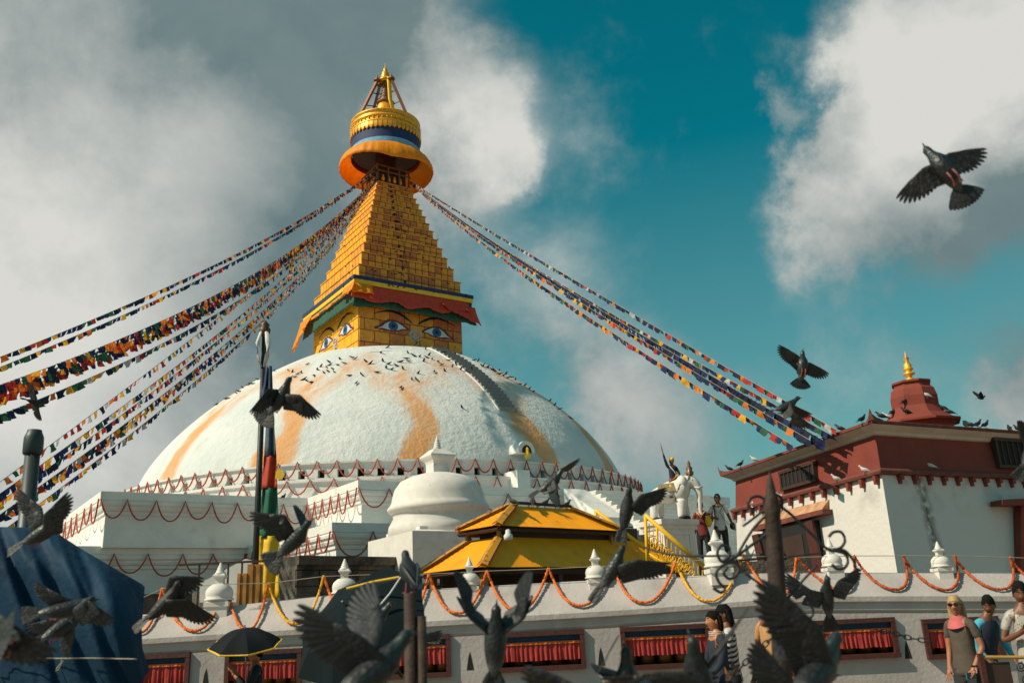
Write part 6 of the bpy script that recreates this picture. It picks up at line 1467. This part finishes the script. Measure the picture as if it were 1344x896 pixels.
    if hairlen:
        m_ = MB(); rings = []
        for i in range(9):
            t_ = i/8; z = .07-(.07+hairlen)*t_; wdt = (.088+.02*math.sin(math.pi*t_*.9))*(1-.25*t_**3); ring = []
            for j in range(16):
                a = 2*math.pi*j/16; f = 1+.08*noise.noise((j*1.1, i*.3, hairlen*7)); y = .045+.02*t_+ (.05 if math.sin(a) > 0 else .055 if abs(math.cos(a)) > .8 else .01)*math.sin(a)*f*1.1
                ring.append(HC+Mh@Vector((wdt*math.cos(a)*f, y, z)))
            rings.append(ring)
        m_.loft(rings); m_.build('long_hair', hair, r, True)
    if cap: m_ = MB(); m_.lathe([(.088, .02), (.092, .05), (.085, .10), (.05, .13), (.01, .14)], HC, 20); m_.build('cap', cap, r, True)
    # shirt
    nodes = []; edges = []
    az_ = nd(J(0, 0, .78), (.185*B, .145*B)); a0 = nd(J(0, 0, .90), (.172*B, .138*B)); a1 = nd(J(0, 0, 1.08), (.138*B, .110*B)); a2 = nd(J(0, 0, 1.29), (.150*B, .115*B)); a3 = nd(J(0, .01, 1.42), (.095, .078)); edges += [(az_, a0), (a0, a1), (a1, a2), (a2, a3)]
    for s_ in (-1, 1):
        sh_, e_, w_ = AJ[s_]; b1_ = nd(sh_, .060*B); edges.append((a3, b1_))
        if sleeves == 'short': b2_ = nd(sh_.lerp(e_, .66), .054*B); edges.append((b1_, b2_))
        elif sleeves == 'long': b2_ = nd(e_, .047*B); b3_ = nd(e_.lerp(w_, .9), .037*B); edges += [(b1_, b2_), (b2_, b3_)]
    vs, fs = skinmesh(nodes, edges, 2)
    for i, v in enumerate(vs): v += Vector((noise.noise(v*9), noise.noise(v*9+Vector((7, 0, 0))), 0))*.010
    m_ = MB(); m_.add(vs, fs); m_.build('shirt', topmat or CL[top], r, True)
    nodes = []; edges = []
    p0_ = nd(J(0, 0, 1.02), (.155*B, .125*B)); p1_ = nd((0, 0, .90), (.165*B, .13*B)); edges.append((p0_, p1_))
    for s_ in (-1, 1):
        h_, kn, an = LJ[s_]; c1 = nd(h_-Vector((0, 0, .08)), (.105*B, .105*B)); c2 = nd(kn, .078); c3 = nd(an+Vector((0, 0, .03)), .062); edges += [(p1_, c1), (c1, c2), (c2, c3)]
    vs, fs = skinmesh(nodes, edges, 1); m_ = MB(); m_.add(vs, fs); m_.build('trousers', CL[legs], r, True)
    for s_ in (-1, 1):
        an = LJ[s_][2]; m_ = MB(); m_.loft([[Vector((an.x+s_*.008+rx*math.cos(q*math.pi/5), an.y+y, an.z-.085+hh*max(0, .5+.5*math.sin(q*math.pi/5))*2*.5+.0)) for q in range(10)] for y, rx, hh in ((.06, .025, .05), (.04, .04, .11), (-.02, .042, .11), (-.10, .045, .07), (-.17, .036, .05), (-.20, .012, .03))]); m_.build('shoe', CL['black'], r, True)
    r['_hc'] = tuple(HC)
    if extra: extra(r, HC, Mh, AJ)
    del r['_hc']
    return r
def sunglasses(r, HC, Mh):
    m_ = MB()
    for s_ in (-1, 1):
        m_.loft([[HC+Mh@Vector((s_*.032+.026*math.cos(q*math.pi/6), -.098+dy+.006*abs(s_*.032+.026*math.cos(q*math.pi/6))/.05, .014+.020*math.sin(q*math.pi/6))) for q in range(12)] for dy in (0, -.006)])
        m_.tube([HC+Mh@Vector((s_*.056, -.094, .022)), HC+Mh@Vector((s_*.080, -.03, .02)), HC+Mh@Vector((s_*.080, .01, .012))], .0035, 5)
    m_.tube([HC+Mh@Vector((-.012, -.106, .02)), HC+Mh@Vector((.012, -.106, .02))], .004, 5); m_.build('sunglasses', glass_k, r)
def strap(r, P, rad, mt, nm): m_ = MB(); m_.tube([Vector(p) for p in P], rad, 6, flat=.4); m_.build(nm, mt, r, True)
def footpos(px_, pyhead, Y, H): p = aty(px_, pyhead, Y); return Vector((p.x, p.y, p.z-H))
# blond woman with sunglasses
def ex_woman(r, HC, Mh, AJ):
    sunglasses(r, HC, Mh)
    m_ = MB(); rr_ = []
    for i in range(7):
        t_ = i/6; rr_.append([Vector((( .075+.045*t_+.012*noise.noise((j*.9, i*.8, 2)))*math.cos(2*math.pi*j/20), (-.005-.03*t_)+(.065+.05*t_+.012*noise.noise((j*.9, i*.8, 5)))*math.sin(2*math.pi*j/20), 1.50-.10*t_-.05*t_*max(0, -math.sin(2*math.pi*j/20)))) for j in range(20)])
    m_.loft(rr_, cap=False); m_.build('scarf', CL['pinkish'], r, True)
    w_ = AJ[1][2]; MB().lathe([(.034, -.012), (.037, 0), (.034, .012)], w_, 12).build('wristband', hair_k, r)
    MB().box(w_+Vector((-.02, -.08, -.10)), (.012, .16, .07)).build('phone', CL['teal'], r)
person('woman with long blond hair, sunglasses, pink scarf and olive t-shirt at the right', footpos(1253, 785, 11.4, 1.68), -1.0, 1.68, skin_l, 'olive', 'charcoal', 'short', {1: ((.215, .04, 1.13), (.17, -.12, .93)), -1: ((-.20, .02, 1.12), (-.20, -.05, .90))}, hair_y, .26, .35, 0, build=1.02, extra=ex_woman)
# bowed man in turquoise shirt and dark waistcoat
def ex_vest(r, HC, Mh, AJ):
    m_ = MB(); rr_ = []
    for z, rx, ry in ((.93, .17, .135), (1.08, .16, .130), (1.24, .185, .14), (1.36, .18, .13), (1.43, .12, .10)):
        yl = -math.tan(.28)*max(0, z-.95); rr_.append([Vector((rx*math.cos(2*math.pi*j/20), yl+ry*math.sin(2*math.pi*j/20), z)) for j in range(20)])
    m_.loft(rr_, cap=False); m_.build('waistcoat', CL['navy'], r, True)
person('bowed man in turquoise shirt and dark waistcoat behind the blond woman', footpos(1278, 790, 12.6, 1.72), .45, 1.76, skin_b, 'turquoise', 'charcoal', 'long', {1: ((.27, -.06, 1.15), (.25, -.22, .98)), -1: ((-.25, -.05, 1.12), (-.22, -.22, .98))}, hair_k, 0, -1.1, .35, lean=.28, extra=ex_vest)
# man at the right edge looking at a phone
prn = bpy.data.materials.new('printed_shirt'); prn.use_nodes = True; t = prn.node_tree; L = t.links
vo = n2('ShaderNodeTexVoronoi'); vo.inputs['Scale'].default_value = 34; co = n2('ShaderNodeTexCoord'); L.new(co.outputs['Object'], vo.inputs['Vector']); rp_ = n2('ShaderNodeValToRGB'); L.new(vo.outputs['Distance'], rp_.inputs[0])
rp_.color_ramp.elements[0].position = .22; rp_.color_ramp.elements[0].color = (.10, .09, .08, 1); rp_.color_ramp.elements[1].position = .34; rp_.color_ramp.elements[1].color = (.38, .35, .31, 1); L.new(rp_.outputs[0], t.nodes['Principled BSDF'].inputs['Base Color'])
def ex_phone(r, HC, Mh, AJ):
    MB().box((AJ[-1][2]+AJ[1][2])/2+Vector((0, -.09, .06)), (.075, .012, .14), M=Matrix.Rotation(R_(-35), 3, 'X')).build('phone', glass_k, r)
person('dark haired man in patterned white shirt looking down at his phone, right edge', footpos(1337, 768, 10.6, 1.78), -.35, 1.78, skin_b, 'white', 'grey', 'short', {-1: ((-.25, -.02, 1.14), (-.07, -.24, 1.24)), 1: ((.24, -.02, 1.14), (.05, -.25, 1.24))}, hair_k, 0, -.1, .25, extra=ex_phone, topmat=prn)
# couple walking left
person('dark haired woman in dark navy jacket with white striped collar facing left', footpos(937, 803, 11.0, 1.62), -1.35, 1.60, mat('warm_lit_skin', (.42, .17, .075), .5), 'navy', 'black', 'long', {1: ((.22, -.06, 1.14), (.15, -.20, 1.0)), -1: ((-.22, -.06, 1.14), (-.15, -.2, 1.0))}, hair_k, .12, 0, 0,
       extra=lambda r, HC, Mh, AJ: [m_.build('collar_stripe', whitec, r) for z in (1.455, 1.475, 1.495) for m_ in [MB().tube([Vector((.085*math.cos(a*.35), -.01+.08*math.sin(a*.35), z)) for a in range(19)], .004, 5)]])
strp = bpy.data.materials.new('striped_knit'); strp.use_nodes = True; t = strp.node_tree; L = t.links
co = n2('ShaderNodeTexCoord'); s3 = n2('ShaderNodeSeparateXYZ'); L.new(co.outputs['Object'], s3.inputs[0]); fr_ = m2('GREATER_THAN', m2('FRACT', m2('ADD', m2('MULTIPLY', s3.outputs['Z'], 17), m2('MULTIPLY', m2('ABSOLUTE', s3.outputs['X']), 9))), .5)
mxx = n2('ShaderNodeMix', data_type='RGBA'); L.new(fr_, mxx.inputs[0]); mxx.inputs[6].default_value = (.012, .012, .015, 1); mxx.inputs[7].default_value = (.5, .5, .48, 1); L.new(mxx.outputs[2], t.nodes['Principled BSDF'].inputs['Base Color'])
person('woman with loose black hair and black and white striped top behind the navy jacket', footpos(951, 797, 11.4, 1.66), -1.75, 1.66, skin_b, 'black', 'black', 'long', {1: ((.22, -.04, 1.14), (.18, -.16, 1.0)), -1: ((-.22, -.04, 1.14), (-.18, -.16, 1.0))}, hair_k, .16, 0, .1, topmat=strp)
# man in tan shirt, half hidden by the big pigeon
person('man in tan shirt walking left, half hidden by the large pigeon wing', footpos(1007, 790, 11.2, 1.70), -.95, 1.74, mat('reddish_skin', (.26, .07, .035), .5), 'tan', 'grey', 'short', None, hair_k, 0, -.2, .15)
# person under the umbrella
person('person in black jacket under the small umbrella, hand lit by the sun', footpos(336, 848, 12.3, 1.60), -1.2, 1.6, mat('warm_lit_skin', (.42, .17, .075), .5), 'black', 'black', 'long', {-1: ((-.22, -.10, 1.15), (-.10, -.24, 1.36)), 1: ((.22, -.12, 1.14), (.06, -.26, 1.34))}, hair_k, .05)
# person holding the big umbrella : blue grey scarf over the head
person('person wrapped in a teal shawl under the large tilted umbrella', footpos(452, 862, 8.2, 1.55), 2.6, 1.52, skin_b, 'teal', 'charcoal', 'long', {1: ((.2, -.10, 1.15), (.08, -.22, 1.30)), -1: ((-.2, -.05, 1.14), (-.16, -.16, 1.0))}, CL['teal'], .18)
# two people standing on the landing
def ex_bag(r, HC, Mh, AJ):
    sunglasses(r, HC, Mh)
    strap(r, [(-.13, -.05, 1.46), (-.12, -.135, 1.3), (-.12, -.13, 1.1)], .02, CL['maroon'], 'backpack_strap')
    strap(r, [(.13, -.05, 1.46), (.0, -.14, 1.25), (.2, -.10, .95)], .01, CL['black'], 'bag_strap')
    MB().ball((-.28, -.02, 1.06), .12, 12, sc=(.7, .8, 1.25)).build('yellow_bag', yellowc, r, True); MB().ball((.30, -.02, .92), .10, 10, sc=(.7, .7, 1.)).build('camera_bag', CL['black'], r, True)
lzt = Vector((0, 0, lz))
def onl(px_, Y): p = aty(px_, 740, Y); return Vector((p.x, p.y, lz))
person('person in white t-shirt and sunglasses with yellow bag walking on the landing', onl(951, 24.6), -.05, 1.80, skin_b, 'white', 'charcoal', 'short', {-1: ((-.30, .02, 1.16), (-.16, -.12, 1.12)), 1: ((.26, .03, 1.12), (.30, -.08, .92))}, hair_k, 0, 0, 0, legpose={-1: ((-.13, -.16, .52), (-.16, -.02, .14)), 1: ((.10, .02, .50), (.14, .08, .09))}, extra=ex_bag)
person('person in maroon and black holding something dark beside the elephant pedestal', onl(927, 27.), -.3, 1.9, skin_b, 'maroon', 'black', 'long', {-1: ((-.26, .0, 1.14), (-.10, -.18, 1.26)), 1: ((.26, -.03, 1.18), (.30, -.18, 1.36))}, hair_k, 0, 0, 0,
       extra=lambda r, HC, Mh, AJ: (strap(r, [(-.1, -.06, 1.45), (0, -.14, 1.3), (.1, -.06, 1.45)], .02, CL['yellow'], 'scarf'), MB().ball((-.24, -.08, .98), .12, 10, sc=(.8, .6, 1)).build('brown_bag', CL['olive'], r, True)))
# rider statue on the elephant
rd = person('painted rider statue with yellow turban raising a sword on the white elephant', ep+Vector((0, 0, 0)), 0, 1.30, skin_b, 'navy', 'yellow', 'long', {-1: ((-.26, -.02, 1.62), (-.32, -.04, 1.86)), 1: ((.22, -.08, 1.16), (.10, -.24, 1.12))}, hair_k, 0, 0, 0, legpose={-1: ((-.24, -.22, .72), (-.26, -.14, .38)), 1: ((.24, -.22, .72), (.26, -.14, .38))}, cap=yellowc, fingers=False,
       extra=lambda r, HC, Mh, AJ: (MB().tube([AJ[-1][2]+Vector((0, 0, -.02)), AJ[-1][2]+Vector((-.03, 0, .16)), AJ[-1][2]+Vector((-.07, 0, .40))], [.02, .028, .006], 6, flat=.4).build('sword', iron, r), strap(r, [(-.13, -.06, 1.44), (0, -.14, 1.22), (.15, -.09, 1.0)], .03, whitec, 'sash'), strap(r, [(.12, -.1, 1.2), (.0, -.17, 1.02), (-.1, -.12, .95)], .035, orange, 'orange_sash')))
Me = Matrix.Rotation(-.30, 3, 'Z'); rd.location = ep+Me@(Vector((.12, 0, 0))*K_)+Vector((0, 0, 1.12*K_-.92*1.3/1.7)); rd.rotation_euler = (0, 0, .35)
rd['category'] = 'statue'
# brown panel fence with ironwork, bottom right corner
fn = thing('fence_panel', 'brown framed dark fence panel with wrought scroll at the bottom right corner', 'fence', aty(1284, 870, 10.2).xy.to_3d())
YF = 10.2
zt_ = aty(1284, 857, YF).z
for x in (1286, 1352): q = aty(x, 857, YF); MB().box((q.x, YF, q.z/2), (.05, .05, q.z)).build('post', frm, fn)
q0 = aty(1286, 858, YF); q1 = aty(1352, 862, YF); MB().tube([q0+Vector((0, 0, -.03)), q1+Vector((0, 0, -.0))], .022, 6).build('top_rail', mat('ochre_rail', (.45, .26, .07), .6), fn)
MB().box(((q0.x+q1.x)/2-.12, YF+.02, q0.z/2-.04), (.32, .02, q0.z-.1)).build('panel', darkw, fn)
for cx_, cy_, r0 in ((1340, 874, 7), (1346, 890, 6)): MB().tube([aty(cx_+r0*(1-k_/26)*math.cos(k_*.5), cy_+r0*(1-k_/26)*math.sin(k_*.5), YF-.02) for k_ in range(22)], .008, 5).build('scroll', iron, fn)
for mm in bpy.data.meshes:
    if mm.users == 0: bpy.data.meshes.remove(mm)
